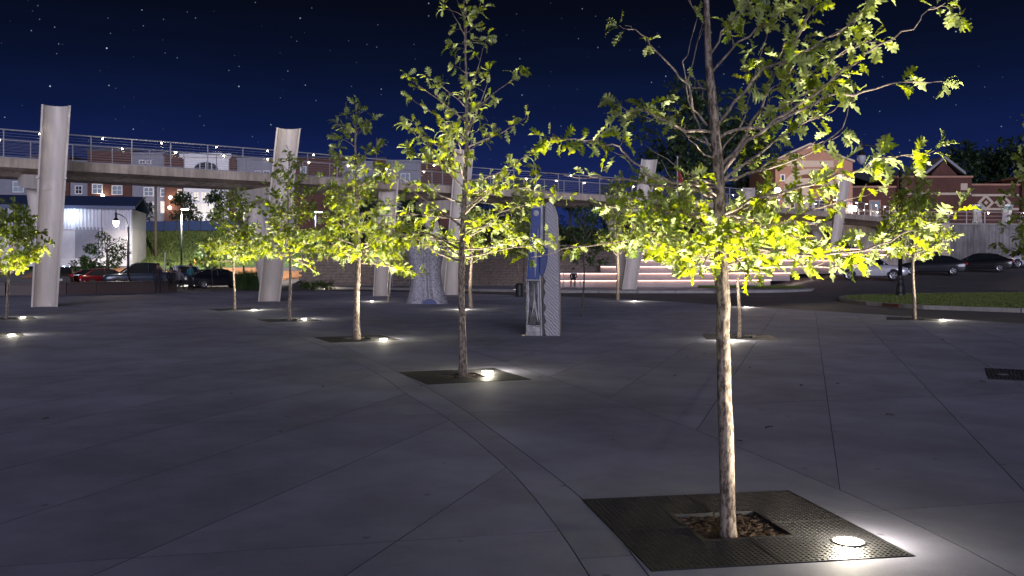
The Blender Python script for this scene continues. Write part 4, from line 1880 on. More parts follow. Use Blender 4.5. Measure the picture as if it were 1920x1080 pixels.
# blue bowl leaning on the seam
mb = MB()
bowl = [(-.085, 1.96), (-.085, 1.40)] + [(-.085 + .185 * math.sin(math.pi / 2 * k / 8), 1.96 - .66 * math.cos(math.pi / 2 * k / 8)) for k in range(1, 9)]
mb.extrude_y(bowl, -.24, -.165)
mb.build('blue_bowl', M['deepblue'], ss_, bevel=.01)
# left half: core slab, blue front above, dark front with silver folds below
mb = MB()
mb.extrude_y([(-.40, 0), (-.03, 0), (-.06, 1.3), (-.02, 2.2), (-.02, 2.92), (-.27, 2.90), (-.33, 1.9), (-.40, 1.2)], -.14, .18)
mb.build('core_slab', M['scsilver'], ss_, bevel=.01)
mb = MB()
mb.extrude_y([(-.39, 1.26), (-.10, 1.26), (-.075, 2.2), (-.065, 2.84), (-.26, 2.84), (-.31, 2.0)], -.185, -.142)
mb.build('blue_front', M['scblue'], ss_, bevel=.012)
mb = MB()
mb.extrude_y([(-.20, 1.30), (-.18, 1.30), (-.115, 2.35), (-.125, 2.4), (-.165, 2.0), (-.208, 2.30), (-.215, 2.27)], -.205, -.187)
mb.build('silver_fold', M['scsilver'], ss_, bevel=.006)
mb = MB()
mb.extrude_y([(-.385, 1.29), (-.37, 1.29), (-.312, 2.1), (-.27, 2.6), (-.28, 2.6), (-.328, 2.0)], -.2, -.187)
mb.build('silver_fold', M['scsilver'], ss_, bevel=.005)
mb = MB()
cc = [(-.165 + .06 * math.cos(2 * math.pi * k / 14), 2.73 + .07 * math.sin(2 * math.pi * k / 14)) for k in range(14)]
mb.extrude_y(cc, -.205, -.187)
mb.build('silver_disc', M['scsilver'], ss_, bevel=.005)
mb = MB()
mb.box((-.245, -.165, 1.245), (.31, .06, .025))
mb.build('ledge', M['scsilver'], ss_)
mb = MB()
mb.extrude_y([(-.385, .24), (-.07, .24), (-.09, 1.225), (-.375, 1.225)], -.17, -.142)
mb.build('dark_front', M['scdark'], ss_, bevel=.008)
for q in ([(-.375, .26), (-.355, .26), (-.315, .8), (-.335, 1.21), (-.365, 1.21)], [(-.29, .34), (-.205, .66), (-.13, .30), (-.12, .34), (-.185, .8), (-.21, 1.15), (-.22, 1.15), (-.225, .8)],
          [(-.13, .5), (-.085, .28), (-.10, 1.2), (-.14, 1.2)]):
    mb = MB()
    mb.extrude_y(q, -.19, -.172)
    mb.build('silver_fold', M['scsilver'], ss_, bevel=.005)
mb = MB()
mb.extrude_y([(-.40, .0), (-.06, .0), (-.07, .2), (-.2, .235), (-.39, .2)], -.21, -.142)
mb.build('silver_plinth', M['scsilver'], ss_, bevel=.012)
mb = MB()
mb.box((.0, .02, 1.45), (.075, .22, 2.88))
mb.build('dark_seam', M['blacksteel'], ss_)
# little brass marker in front of it
px_, py_ = gp(989, 629)
mb = MB()
mb.box((px_, py_, .012), (.28, .16, .022), .1)
tag(mb.build('ground_plaque', mat('brass_plate', (.42, .36, .2), .4, metal=.7), bevel=.004), 'small pale plaque set in the paving at the foot of the slab sculpture', 'plaque')

# ---------------------------------------------------------------- warehouse on the left
wh = empty('warehouse', (at(248, 84.5), 84.5, 1.4), R(13))
WHX = at(248, 84.5)
tag(wh, 'pale metal-clad warehouse with blue roof edge and bright wall lamp', 'building')
WX0, WX1 = -22.0, 0.0
zr = zat(392, 84.5) - 1.4
zc = zat(430, 84.5) - 1.4
mb = MB()
mb.box(((WX0 + WX1) / 2, 4.0, zc / 2), (WX1 - WX0, 8, zc))
mb.build('block_wall', M['blockpaint'], wh)
mb = MB()
# corrugated cladding
vv, ff = [], []
x = WX0
k = 0
while x < WX1:
    dep = -.05 - (.025 if k % 4 in (1, 2) else 0)
    vv += [(x, dep, zc - .05), (x, dep, zr)]
    x += .075
    k += 1
ff = [(2 * i, 2 * i + 2, 2 * i + 3, 2 * i + 1) for i in range(len(vv) // 2 - 1)]
mb.add(vv, ff)
mb.build('corrugated_cladding', M['sheet'], wh)
mb = MB()
mb.box(((WX0 + WX1) / 2, 4.05, (zc + zr) / 2), (WX1 - WX0, 7.9, zr - zc))
mb.build('upper_wall', M['sheet'], wh)
mb = MB()
mb.add([(WX0, -.35, zr - .05), (WX1 + .3, -.35, zr - .05), (WX1 + .3, 4, zr + 1.1), (WX0, 4, zr + 1.1), (WX1 + .3, 8.3, zr - .05), (WX0, 8.3, zr - .05),
        (WX0, -.35, zr + .25), (WX1 + .3, -.35, zr + .25), (WX1 + .3, 4, zr + 1.4), (WX0, 4, zr + 1.4), (WX1 + .3, 8.3, zr + .25), (WX0, 8.3, zr + .25)],
       [(6, 7, 8, 9), (9, 8, 10, 11), (0, 1, 7, 6), (1, 2, 8, 7), (2, 4, 10, 8), (0, 3, 2, 1), (3, 5, 4, 2), (4, 5, 11, 10)])
mb.build('roof', M['blueroof'], wh)
for px in (192, 245):
    mb = MB()
    mb.box(((at(px, 84.4) - WHX), -.17, (zr) / 2), (.14, .12, zr))
    mb.build('downpipe', M['sheet'], wh)
mb = MB()
mb.box(((at(172, 84.4) - WHX), -.03, 1.75), (at(195, 84.4) - at(147, 84.4), .08, 3.5))
mb.build('roller_door', M['siding'], wh)
lx, lz = at(142, 84.2) - WHX, zat(404, 84.2) - 1.4
mb = MB()
mb.lathe([(.05, -.16), (.15, -.1), (.17, .06), (.06, .14)], (lx, -.32, lz), 10)
mb.build('wall_lamp', M['lamp_cool'], wh)
point_light('wall_lamp_light', (lx, -.75, lz - .1), 55, (0.72, 0.86, 1.0), wh, .15)
mb = MB()
mb.box((-6.0, -1.0, .35), (8, .3, .7))
mb.build('low_parapet', M['whitepaint'], wh)

# ---------------------------------------------------------------- apartment block on the hill
AB = 130.0
ab = empty('apartment_block', (0, AB, 5.0))
tag(ab, 'long brick and grey apartment block with lit windows and white gabled entrance behind the bridge', 'building')


def ax(px):
    return at(px, AB)


def az(py):
    return zat(py, AB) - 5.0


segs = [(-60, 55, 'siding', 315), (55, 132, 'brick', 296), (132, 166, 'siding', 305), (166, 248, 'brick', 284), (248, 310, 'siding', 290), (310, 348, 'brick', 292), (432, 444, 'brick', 294),
        (444, 552, 'siding', 300), (552, 642, 'brick', 298), (642, 700, 'siding', 306), (700, 724, 'brick', 300), (724, 790, 'siding', 304), (790, 850, 'brick', 300)]
for i, (a, b_, m_, top_) in enumerate(segs):
    mb = MB()
    fy = -0.35 if m_ == 'brick' else 0.0
    x0_, x1_ = ax(a), ax(b_)
    mb.box(((x0_ + x1_) / 2, 5 + fy, (az(top_) - .5) / 2), (x1_ - x0_ - .01, 10, az(top_) + .5))
    mb.build('wall_section', M[m_], ab)
    mb = MB()
    mb.box(((x0_ + x1_) / 2, 5 + fy, az(top_) + .15), (x1_ - x0_ + .25, 10.4, .28))
    mb.build('cornice', M['siding'] if m_ == 'siding' else M['roof'], ab)
# white gabled entrance bay
x0_, x1_ = ax(348), ax(432)
xm = (x0_ + x1_) / 2
zt = az(300)
mb = MB()
mb.extrude_y([(x0_, -.4), (x1_, -.4), (x1_, zt), (x1_ + .3, zt + .3), (x1_ - 1.0, zt + .9), (x0_ + 1.0, zt + .9), (x0_ - .3, zt + .3), (x0_, zt)], -.8, 9)
mb.build('entrance_bay', M['whitepaint'], ab)
mb = MB()
mb.box((xm, -.9, zt + .5), (x1_ - x0_ + .9, .6, .5))
mb.build('cornice', M['whitepaint'], ab)
# its arched window
aw = []
ww = ax(412) - ax(368)
for k in range(13):
    a = math.pi * k / 12
    aw.append((xm + ww / 2 * math.cos(a), az(318) + .95 * math.sin(a)))
aw = [(xm - ww / 2, az(330)), (xm + ww / 2, az(330))] + aw
mb = MB()
mb.extrude_y(aw, -.88, -.78)
w_ = mb.build('arched_window', M['darkwin'], ab)
for k in (-1, 0, 1):
    mb = MB()
    mb.box((xm + k * ww / 4, -.92, az(322)), (.1, .06, 2.3))
    mb.build('mullion', M['whitepaint'], w_)


def window(par, x, z, w, h, glass, y=-.4, nmul=1, frame='whitepaint', rows=1):
    f = MB()
    t = .11
    f.box((x, y - .05, z + h / 2 - t / 2), (w, .12, t))
    f.box((x, y - .05, z - h / 2 + t / 2), (w, .12, t))
    f.box((x - w / 2 + t / 2, y - .05, z), (t, .12, h - 2 * t))
    f.box((x + w / 2 - t / 2, y - .05, z), (t, .12, h - 2 * t))
    for k in range(nmul):
        f.box((x - w / 2 + w * (k + 1) / (nmul + 1), y - .045, z), (.06, .1, h - 2 * t))
    for k in range(rows):
        f.box((x, y - .043, z - h / 2 + h * (k + 1) / (rows + 1)), (w - 2 * t, .08, .06))
    o = f.build('window', M[frame], par)
    g = MB()
    g.box((x, y - .015, z), (w - .1, .03, h - .1))
    g.build('pane', M[glass], o)
    return o


for px, y0_, y1_, wpx, gl, yy in ((35, 340, 361, 21, 'win_cool', -.02), (185, 345, 364, 20, 'win_cool', -.37), (222, 348, 366, 20, 'win_cool', -.37), (279, 351, 368, 19, 'win_cool', -.02), (311, 353, 369, 20, 'win_cool', -.02),
                             (339, 355, 368, 9, 'win_warm', -.37), (188, 374, 386, 15, 'win_white', -.37), (246, 376, 384, 20, 'win_white', -.37), (311, 377, 400, 20, 'win_white', -.02), (279, 378, 398, 18, 'darkwin', -.02),
                             (222, 378, 392, 16, 'win_warm', -.37), (148, 348, 364, 14, 'darkwin', -.02), (90, 340, 360, 20, 'darkwin', -.37), (10, 372, 388, 20, 'win_warm', -.02),
                             (268, 300, 308, 14, 'darkwin', -.02), (278, 300, 308, 12, 'darkwin', -.02), (484, 320, 330, 12, 'darkwin', -.02), (500, 320, 330, 12, 'darkwin', -.02), (430, 322, 332, 10, 'win_cool', -.4),
                             (668, 318, 338, 16, 'win_cool', -.02), (706, 322, 340, 10, 'win_cool', -.37), (570, 312, 326, 12, 'win_cool', -.37), (760, 325, 343, 18, 'win_cool', -.02), (600, 330, 345, 14, 'darkwin', -.37),
                             (20, 300, 314, 20, 'darkwin', -.02), (530, 345, 362, 18, 'win_warm', -.02), (470, 345, 362, 18, 'darkwin', -.02), (505, 350, 366, 18, 'win_white', -.02)):
    window(ab, ax(px), (az(y0_) + az(y1_)) / 2, wpx / FPX * AB, (y1_ - y0_) / FPX * AB, gl, yy)
# bright glazed ground floor of the entrance bay
for k, px in enumerate((372, 386, 400)):
    window(ab, ax(px), (az(360) + az(378)) / 2, 12 / FPX * AB, 18 / FPX * AB, 'win_white', -.8, 1, rows=2)
    window(ab, ax(px), (az(381) + az(402)) / 2, 12 / FPX * AB, 20 / FPX * AB, 'win_white', -.8, 1, rows=2)
for px, py in ((197, 368), (323, 371), (322, 390)):
    mb = MB()
    mb.lathe([(.06, -.2), (.2, -.12), (.22, .1), (.06, .2)], (ax(px), -.75, az(py)), 10)
    mb.build('wall_lamp', M['lamp_warm'], ab)
    point_light('wall_lamp_light', (ax(px), -1.3, az(py)), 45, (1, .75, .5), ab, .15)
point_light('entrance_light', (xm, -4.5, 1.4), 650, (1.0, .9, .82), ab, .3)

# hillside: blue screen fence, wooden poles, kerb of the upper road
bf = empty('screen_fence', (0, 0, 0))
tag(bf, 'dark blue screened fence along the top of the grass hill', 'fence')
fpts = [(at(262 + 22 * k, 106), 106 + .15 * k) for k in range(11)]
for (xa, ya), (xb, yb) in zip(fpts, fpts[1:]):
    z0_ = terrain(xa, ya)
    mb = MB()
    mb.box(((xa + xb) / 2, (ya + yb) / 2, z0_ + .65), (xb - xa - .04, .03, 1.1))
    mb.build('screen_panel', M['bluefence'], bf)
    mb = MB()
    mb.tube([(xa, ya, z0_ - .1), (xa, ya, z0_ + 1.35)], .04, n=6)
    mb.build('post', M['blacksteel'], bf)

for px, d, ytop, ybot, lab in ((292, 93, 318, 462, 'tall wooden utility pole on the grass hill beside the warehouse'), (706, 122, 258, 400, 'thin tall mast rising above the bridge rail')):
    x = at(px, d)
    mb = MB()
    mb.tube([(x, d, zat(ybot, d) - 1.2), (x, d, zat(ytop, d))], [.16, .10] if px < 400 else [.14, .06], n=8)
    o = mb.build('utility_pole', M['wood'], smooth=True)
    tag(o, lab, 'pole')

# ---------------------------------------------------------------- retaining wall and buildings on the right
rw = empty('concrete_wall', (0, 0, 0))
tag(rw, 'tall stained concrete retaining wall behind the parked cars', 'wall')
ra, rb = Vector((30, 87.5, 0)), Vector((84, 95, 0))
t = (rb - ra).normalized()
n = Vector((-t.y, t.x, 0))
ztop = 5.5
m_ = 9
for k in range(m_):
    a = ra.lerp(rb, k / m_) + t * .012
    b = ra.lerp(rb, (k + 1) / m_) - t * .012
    q = [a, b, b + n * .5, a + n * .5]
    mb = MB()
    mb.prism([(p.x, p.y) for p in q], 0.5, ztop - .13)
    mb.build('wall_panel', M['retain'], rw)
mb = MB()
q = [ra - n * .08, rb - n * .08, rb + n * .6, ra + n * .6]
mb.prism([(p.x, p.y) for p in q], ztop - .128, ztop)
mb.build('coping', M['kerb'], rw)
for px in (1720, 1768):
    d = 88.2 + (px - 1720) * .005
    mb = MB()
    mb.box((at(px, d), d - .25, 2.9), (.9, .5, 4.9))
    mb.build('pilaster', M['stone'], rw)
# plateau
mb = MB()
mb.add([(28, 88.2, ztop - .1), (90, 96, ztop - .1), (160, 190, ztop - .1), (10, 190, ztop - .1), (10, 96, ztop - .1)], [(0, 1, 2, 3, 4)])
structure(mb.build('terrace_ground', M['concrete']))
rl = empty('wall_railing', (0, 0, 0))
tag(rl, 'steel railing with small warm lights on top of the concrete retaining wall', 'railing')
k = 0
LW = (rb - ra).length
pts = [ra + t * (.5 + 1.9 * i) + n * .2 for i in range(int(LW / 1.9))]
for i, p in enumerate(pts):
    mb = MB()
    mb.box((p.x, p.y, ztop + .55), (.14 if i % 3 == 0 else .07, .07, 1.1), math.atan2(t.y, t.x))
    mb.build('post', M['steel'], rl)
    if i % 2 == 0:
        mb = MB()
        mb.lathe([(.02, -.05), (.055, -.03), (.055, .02), (.02, .04)], (p.x + .3, p.y - .1, ztop + 1.0), 8)
        mb.build('rail_light', M['rail_led'], rl)
for z in (.35, .72, 1.1):
    mb = MB()
    mb.tube([pts[0] + Vector((0, 0, ztop + z)), pts[-1] + Vector((0, 0, ztop + z))], .028 if z > 1 else .018, n=6)
    mb.build('rail', M['steel'], rl, smooth=True)
m_mos, nt = new_mat('mosaic_metal')
N = nt.nodes.new
L_ = nt.links.new
out = N('ShaderNodeOutputMaterial')
b = N('ShaderNodeBsdfPrincipled')
L_(b.outputs[0], out.inputs[0])
tc = N('ShaderNodeTexCoord')
vo = N('ShaderNodeTexVoronoi')
vo.inputs['Scale'].default_value = 3.2
L_(tc.outputs['Object'], vo.inputs['Vector'])
hs = N('ShaderNodeHueSaturation')
hs.inputs['Saturation'].default_value = .3
hs.inputs['Value'].default_value = .9
L_(vo.outputs['Color'], hs.inputs['Color'])
L_(hs.outputs[0], b.inputs['Base Color'])
b.inputs['Roughness'].default_value = .3
b.inputs['Metallic'].default_value = .4
for px, lab in ((1832, 'colourful mosaic art column behind the railing, the one nearer the near oak'), (1888, 'silvery mosaic art column behind the railing near the right picture edge')):
    d = 91.5
    c = empty('art_column', (at(px, d), d, ztop - .1))
    tag(c, lab, 'art column', 'mosaic art columns on the upper terrace')
    for k in range(3):
        mb = MB()
        a = k * 2.1 + px
        mb.lathe([(.30, 0), (.36, .3), (.26, .8), (.34, 1.35), (.42, 1.75)], (.14 * math.cos(a), .14 * math.sin(a), 0), 7)
        mb.build('faceted_shaft', m_mos, c)
    mb = MB()
    mb.lathe([(.56, 1.76), (.6, 1.82), (.58, 2.0), (.5, 2.04)], n=8)
    mb.build('cap', m_mos, c)

bb = empty('brick_hall', (0, 100, ztop - .1))
tag(bb, 'tan brick hall with gabled arched portal lit by a bright floodlamp', 'building')


def bx_(px):
    return at(px, 100)


def bz(py):
    return zat(py, 100) - ztop + .1


xl, xr = bx_(1452), bx_(1596)
xm2 = (xl + xr) / 2 - .1
# portal front with arched opening
arch_r = (bx_(1575) - bx_(1470)) / 2
axm = bx_(1522)
zs = bz(345)
outer = [(xl, 0), (axm - arch_r, 0)]
for k in range(17):
    a = math.pi - math.pi * k / 16
    outer.append((axm + arch_r * math.cos(a), zs + (bz(318) - zs) * math.sin(a)))
outer += [(axm + arch_r, 0), (xr, 0), (xr, bz(305)), (bx_(1560), bz(292)), (bx_(1517), bz(274)), (bx_(1475), bz(292)), (xl, bz(305))]
mb = MB()
mb.extrude_y(outer, -.4, .6)
mb.build('portal_wall', M['brick_warm'], bb)
cop = MB()
ridge = [(xl - .2, bz(305)), (bx_(1475), bz(292) + .05), (bx_(1517), bz(274) + .1), (bx_(1560), bz(292) + .05), (xr + .2, bz(305))]
for (xa, za), (xb_, zb_) in zip(ridge, ridge[1:]):
    cop.add([(xa, -.55, za + .01), (xb_, -.55, zb_ + .01), (xb_, -.55, zb_ + .2), (xa, -.55, za + .2), (xa, .7, za + .01), (xb_, .7, zb_ + .01), (xb_, .7, zb_ + .2), (xa, .7, za + .2)],
            [(0, 1, 2, 3), (3, 2, 6, 7), (5, 4, 7, 6), (1, 5, 6, 2), (4, 0, 3, 7), (0, 4, 5, 1)])
cop.build('coping', M['stone'], bb)
ring_ = []
for k in range(17):
    a = math.pi - math.pi * k / 16
    ring_.append((axm + (arch_r + .05) * math.cos(a), zs + (bz(318) + .05 - zs) * math.sin(a)))
inner_ = [(axm + (arch_r - .45) * math.cos(math.pi - math.pi * k / 16), zs + (bz(318) - .5 - zs) * math.sin(math.pi - math.pi * k / 16)) for k in range(17)]
for k in range(16):
    mb = MB()
    mb.extrude_y([inner_[k], inner_[k + 1], ring_[k + 1], ring_[k]][::-1], -.52, .3)
    mb.build('arch_stone', M['stone'], bb)
for px in (1474, 1508, 1572):
    mb = MB()
    mb.box((bx_(px), -.1, bz(350) / 2), (.7, .7, bz(350)))
    mb.build('pillar', M['stone'], bb)
mb = MB()
mb.box((axm, .2, bz(341)), (2 * arch_r - .9, .4, .8))
mb.build('transom', M['stone'], bb)
mb = MB()
mb.box((bx_(1525), -.46, bz(308)), (bx_(1562) - bx_(1492), .1, bz(300) - bz(312)))
mb.build('frieze_panel', M['stone'], bb)
mb = MB()
mb.box((bx_(1480), -.46, bz(306)), (.75, .1, .75))
mb.build('carved_plaque', M['stone'], bb)
mb = MB()
mb.box((axm, 2.2, 3.2), (2 * arch_r + 1.5, .2, 6.6))
mb.build('back_wall', M['brick_warm'], bb)
for px, gl in ((1490, 'darkwin'), (1524, 'darkwin'), (1548, 'darkwin')):
    window(bb, bx_(px), 1.9, 1.3, 2.6, gl, 2.08, 1, rows=2)
mb = MB()
for xq in (xl + .4, xr - .4):
    mb = MB()
    mb.box((xq, 5.62, bz(310) / 2), (.8, 10, bz(310)))
    mb.build('side_wall', M['brick_warm'], bb)
for px, pw in ((1465, 10), (1574, 10)):
    window(bb, bx_(px), bz(334), .5, .75, 'darkwin', -.42, 0, rows=0)
mb = MB()
zrg = bz(274)
mb.add([(xl, .6, bz(305)), (axm, .6, zrg - .1), (xr, .6, bz(305)), (xl, 12, bz(305)), (axm, 12, zrg - .1), (xr, 12, bz(305))], [(0, 1, 4, 3), (1, 2, 5, 4)])
mb.build('roof', M['roof'], bb)
# cool lit doorways under the hall
for px, py in ((1596, 392), (1475, 397)):
    mb = MB()
    mb.box((bx_(px), -.55, bz(py)), (.7, .15, .5))
    mb.build('door_light', M['lamp_cool'] if px > 1500 else M['lamp_warm'], bb)

wg = empty('brick_wing', (0, 104, ztop - .1))
tag(wg, 'long low brick wing with pale diamond ornaments and dark pitched roofs', 'building')


def cx_(px):
    return at(px, 104)


def cz(py):
    return zat(py, 104) - ztop + .1


for a, b_, top_, m_ in ((1598, 1680, 352, 'brick'), (1680, 1818, 334, 'brick_warm'), (1818, 1912, 348, 'brick'), (1912, 2010, 334, 'brick_warm')):
    mb = MB()
    fy = -.5 if m_ == 'brick_warm' else 0
    mb.box(((cx_(a) + cx_(b_)) / 2, 4 + fy, cz(top_) / 2), (cx_(b_) - cx_(a) - .01, 8, cz(top_)))
    mb.build('wall_section', M['brick'] if m_ == 'brick' else M['brick'], wg)
    mb = MB()
    mb.box(((cx_(a) + cx_(b_)) / 2, 4 + fy, cz(top_) + .1), (cx_(b_) - cx_(a) + .2, 8.3, .2))
    mb.build('coping', M['brick_warm'], wg)
for a, b_, py in ((1690, 1816, 364), (1820, 1910, 366), (1820, 1910, 392)):
    mb = MB()
    mb.box(((cx_(a) + cx_(b_)) / 2, -.53 if b_ < 1818 else -.03, cz(py)), (cx_(b_) - cx_(a), .08, .25))
    mb.build('stone_band', M['stone'], wg)
for px in (1848, 1880):
    for s_, m_ in ((.95, 'stone'), (.55, 'brick'), (.25, 'stone')):
        mb = MB()
        mb.extrude_y([(cx_(px) - s_, cz(380)), (cx_(px), cz(380) - s_), (cx_(px) + s_, cz(380)), (cx_(px), cz(380) + s_)], -.06 - .02 / s_, .0)
        mb.build('diamond_ornament', M[m_], wg)
mb = MB()
mb.box((cx_(1803), -.55, cz(351)), (.75, .1, .75))
mb.build('stone_plaque', M['stone'], wg)
for px in (1640, 1700, 1725):
    window(wg, cx_(px), cz(392), 1.3, 2.0, 'win_cool' if px < 1650 else 'darkwin', -.02 if px < 1680 else -.52, 1, 'brick_warm', rows=1)
# pitched roofs behind
mb = MB()
for a, b_, zl, zh, y0_ in ((1690, 1800, 328, 290, 9), (1786, 1900, 336, 312, 9)):
    mb.add([(cx_(a), y0_, cz(zl)), (cx_(b_), y0_, cz(zl)), (cx_(b_) - 1, y0_ + 7, cz(zh)), (cx_(a) - 2.5, y0_ + 7, cz(zh)), (cx_(a), y0_ + 14, cz(zl)), (cx_(b_), y0_ + 14, cz(zl))],
           [(0, 1, 2, 3), (3, 2, 5, 4), (0, 3, 4), (1, 5, 2)])
mb.build('pitched_roof', M['roof'], wg)
mb = MB()
xa, xb_, xc_ = cx_(1786), cx_(1856), cx_(1820)
mb.extrude_y([(xa + .6, cz(338)), (xb_ - .6, cz(338)), (xb_ - .6, cz(316)), (xc_, cz(290)), (xa + .6, cz(316))], 6.5, 12)
mb.build('gable_wall', M['brick'], wg)
mb = MB()
for s_, p0_, p1_ in ((1, (xa - .3, cz(318)), (xc_, cz(286))), (-1, (xc_, cz(286)), (xb_ + .3, cz(318)))):
    mb.add([(p0_[0], 6.1, p0_[1]), (p1_[0], 6.1, p1_[1]), (p1_[0], 6.1, p1_[1] + .35), (p0_[0], 6.1, p0_[1] + .35), (p0_[0], 12, p0_[1]), (p1_[0], 12, p1_[1]), (p1_[0], 12, p1_[1] + .35), (p0_[0], 12, p0_[1] + .35)],
           [(0, 1, 2, 3), (3, 2, 6, 7), (1, 5, 6, 2), (4, 0, 3, 7)])
mb.build('gable_roof', M['siding'], wg)

# floodlamp on a pole in front of the hall
fx, fd = at(1458, 82), 82.0
fl = empty('flood_lamp', (fx, fd, terrain(fx, fd)))
tag(fl, 'dazzling white floodlamp on a pole in front of the gabled portal', 'lamp')
zf_ = zat(357, fd) - terrain(fx, fd)
mb = MB()
mb.tube([(0, 0, -.1), (0, 0, zf_ - .1)], [.09, .06], n=8)
mb.build('pole', M['blacksteel'], fl, smooth=True)
mb = MB()
mb.lathe([(.05, -.18), (.22, -.1), (.26, .05), (.16, .18), (.04, .22)], (0, 0, zf_), 12)
mb.build('lamp_head', M['lamp_star'], fl, smooth=True)
point_light('flood_light', (0, .1, zf_ + .5), 5500, (1, .80, .62), fl, .3)

# flag pole
d = 78.0
x = at(1270, d)
fp = empty('flag_pole', (x, d, terrain(x, d)))
tag(fp, 'bare steel flagpole with a furled red flag beside a leaning pier', 'flagpole')
zz = zat(297, d) - terrain(x, d)
mb = MB()
mb.tube([(0, 0, -.1), (0, 0, zz)], [.09, .05], n=8)
mb.build('pole', M['steel'], fp, smooth=True)
mb = MB()
mb.lathe([(.03, 0), (.09, .07), (.09, .13), (.02, .2)], (0, 0, zz), 8)
mb.build('finial', M['steel'], fp, smooth=True)
mb = MB()
vv, ff = [], []
for k in range(9):
    z = zz - .9 - k * .16
    w = .12 + .05 * k
    vv += [(.06, 0, z), (.06 + w * .5, .08 * math.sin(k), z), (.06 + w, -.06 * math.cos(k * 1.3), z)]
for k in range(8):
    for j in range(2):
        ff.append((k * 3 + j, k * 3 + j + 1, k * 3 + j + 4, k * 3 + j + 3))
mb.add(vv, ff)
o = mb.build('flag', mat('red_flag_cloth', (.25, .03, .03), .9), fp, smooth=True)
sd = o.modifiers.new('thick', 'SOLIDIFY')
sd.thickness = .02


# ---------------------------------------------------------------- street lamps
def goose_lamp(label, x, y, z, top_z, reach, lit, pole_r=.075, scale=1.0):
    r_ = empty('street_lamp', (x, y, z))
    tag(r_, label, 'street lamp', 'goose-neck street lamps')
    h = top_z - z
    mb = MB()
    mb.lathe([(.24, 0), (.24, .1), (.19, .16), (.2, .45), (.14, .6), (.15, .75), (.10, .85), (pole_r, .95)], n=12)
    mb.build('base', M['blacksteel'], r_, smooth=False)
    mb = MB()
    mb.tube([(0, 0, .9), (0, 0, h - 1.0 * scale)], [pole_r, pole_r * .75], n=10)
    mb.build('pole', M['blacksteel'], r_, smooth=True)
    mb = MB()
    pts = []
    for k in range(11):
        a = math.pi / 2 * k / 10
        pts.append((-reach * (1 - math.cos(a)) , 0, h - 1.0 * scale + 1.0 * scale * math.sin(a)))
    pts = [(-(reach) * (1 - math.cos(math.pi / 2 * k / 10)), 0, h - scale + scale * math.sin(math.pi / 2 * k / 10)) for k in range(11)]
    mb.tube(pts, .038 * scale, n=8)
    mb.build('arm', M['blacksteel'], r_, smooth=True)
    mb = MB()
    mb.lathe([(.015, .32), (.04, .22), (.03, .12), (.09, .06), (.09, 0), (.07, -.25), (.16, -.38), (.20, -.46), (.21, -.50)][::-1] if False else
             [(.21, -.50), (.20, -.46), (.16, -.38), (.07, -.25), (.09, 0), (.09, .06), (.03, .12), (.04, .22), (.012, .34)], (-reach, 0, h), 12)
    mb.build('hood', M['blacksteel'], r_, smooth=False)
    mb = MB()
    mb.lathe([(.05, -.92), (.13, -.84), (.20, -.64), (.195, -.505)], (-reach, 0, h), 12)
    mb.build('lantern_glass', M['lamp_warm'] if lit else M['glass_lamp'], r_, smooth=True)
    if lit:
        point_light('lantern_light', (-reach, -.0, h - 1.15), lit, (1, .82, .62), r_, .15)
    return r_


lx, ly = at(1688, 44.4), 44.4
goose_lamp('tall unlit black goose-neck street lamp standing on the lawn island', lx, ly, 0.1, zat(272, 44.4), 1.85, 0, .1, 1.2)
goose_lamp('lit black goose-neck street lamp in front of the warehouse', at(240, 66), 66, terrain(at(240, 66), 66), zat(401, 66), .85, 500, .075, .9)


def pole_lamp(label, px, d, ytop, mat_, power=0, color=(1, 1, 1), r=.08, aimy=5.0):
    x = at(px, d)
    z = terrain(x, d)
    o = empty('area_lamp', (x, d, z))
    tag(o, label, 'street lamp')
    h = zat(ytop, d) - z
    mb = MB()
    mb.lathe([(.2, 0), (.2, .3), (.1, .34)], n=10)
    mb.build('base', M['blacksteel'], o)
    mb = MB()
    mb.tube([(0, 0, .3), (0, 0, h)], [r, r * .7], n=8)
    mb.build('pole', M['blacksteel'], o, smooth=True)
    mb = MB()
    mb.box((.25, 0, h + .05), (.9, .3, .1))
    mb.build('head', M['blacksteel'], o, bevel=.02)
    mb = MB()
    mb.box((.3, -.03, h - .03), (.55, .24, .05))
    mb.build('lens', mat_, o)
    if power:
        point_light('area_light', (.3, 0, h - .2), power, color, o, .15, R(128), (.3, aimy, 0), .35)
    return o


pole_lamp('slim tall pole lamp with small lit head on the grass hill', 340, 76, 392, M['lamp_warm'], 9000, (1, .95, .85))
pole_lamp('lamp shining left of the second pier back leg', 457, 78, 387, M['lamp_warm'], 700, (1, .8, .6))
pole_lamp('bluish-white lamp glaring under the bridge deck', 591, 84, 397, M['lamp_cool'], 3000, (.7, .85, 1))

# ---------------------------------------------------------------- cars
WHEEL = {}


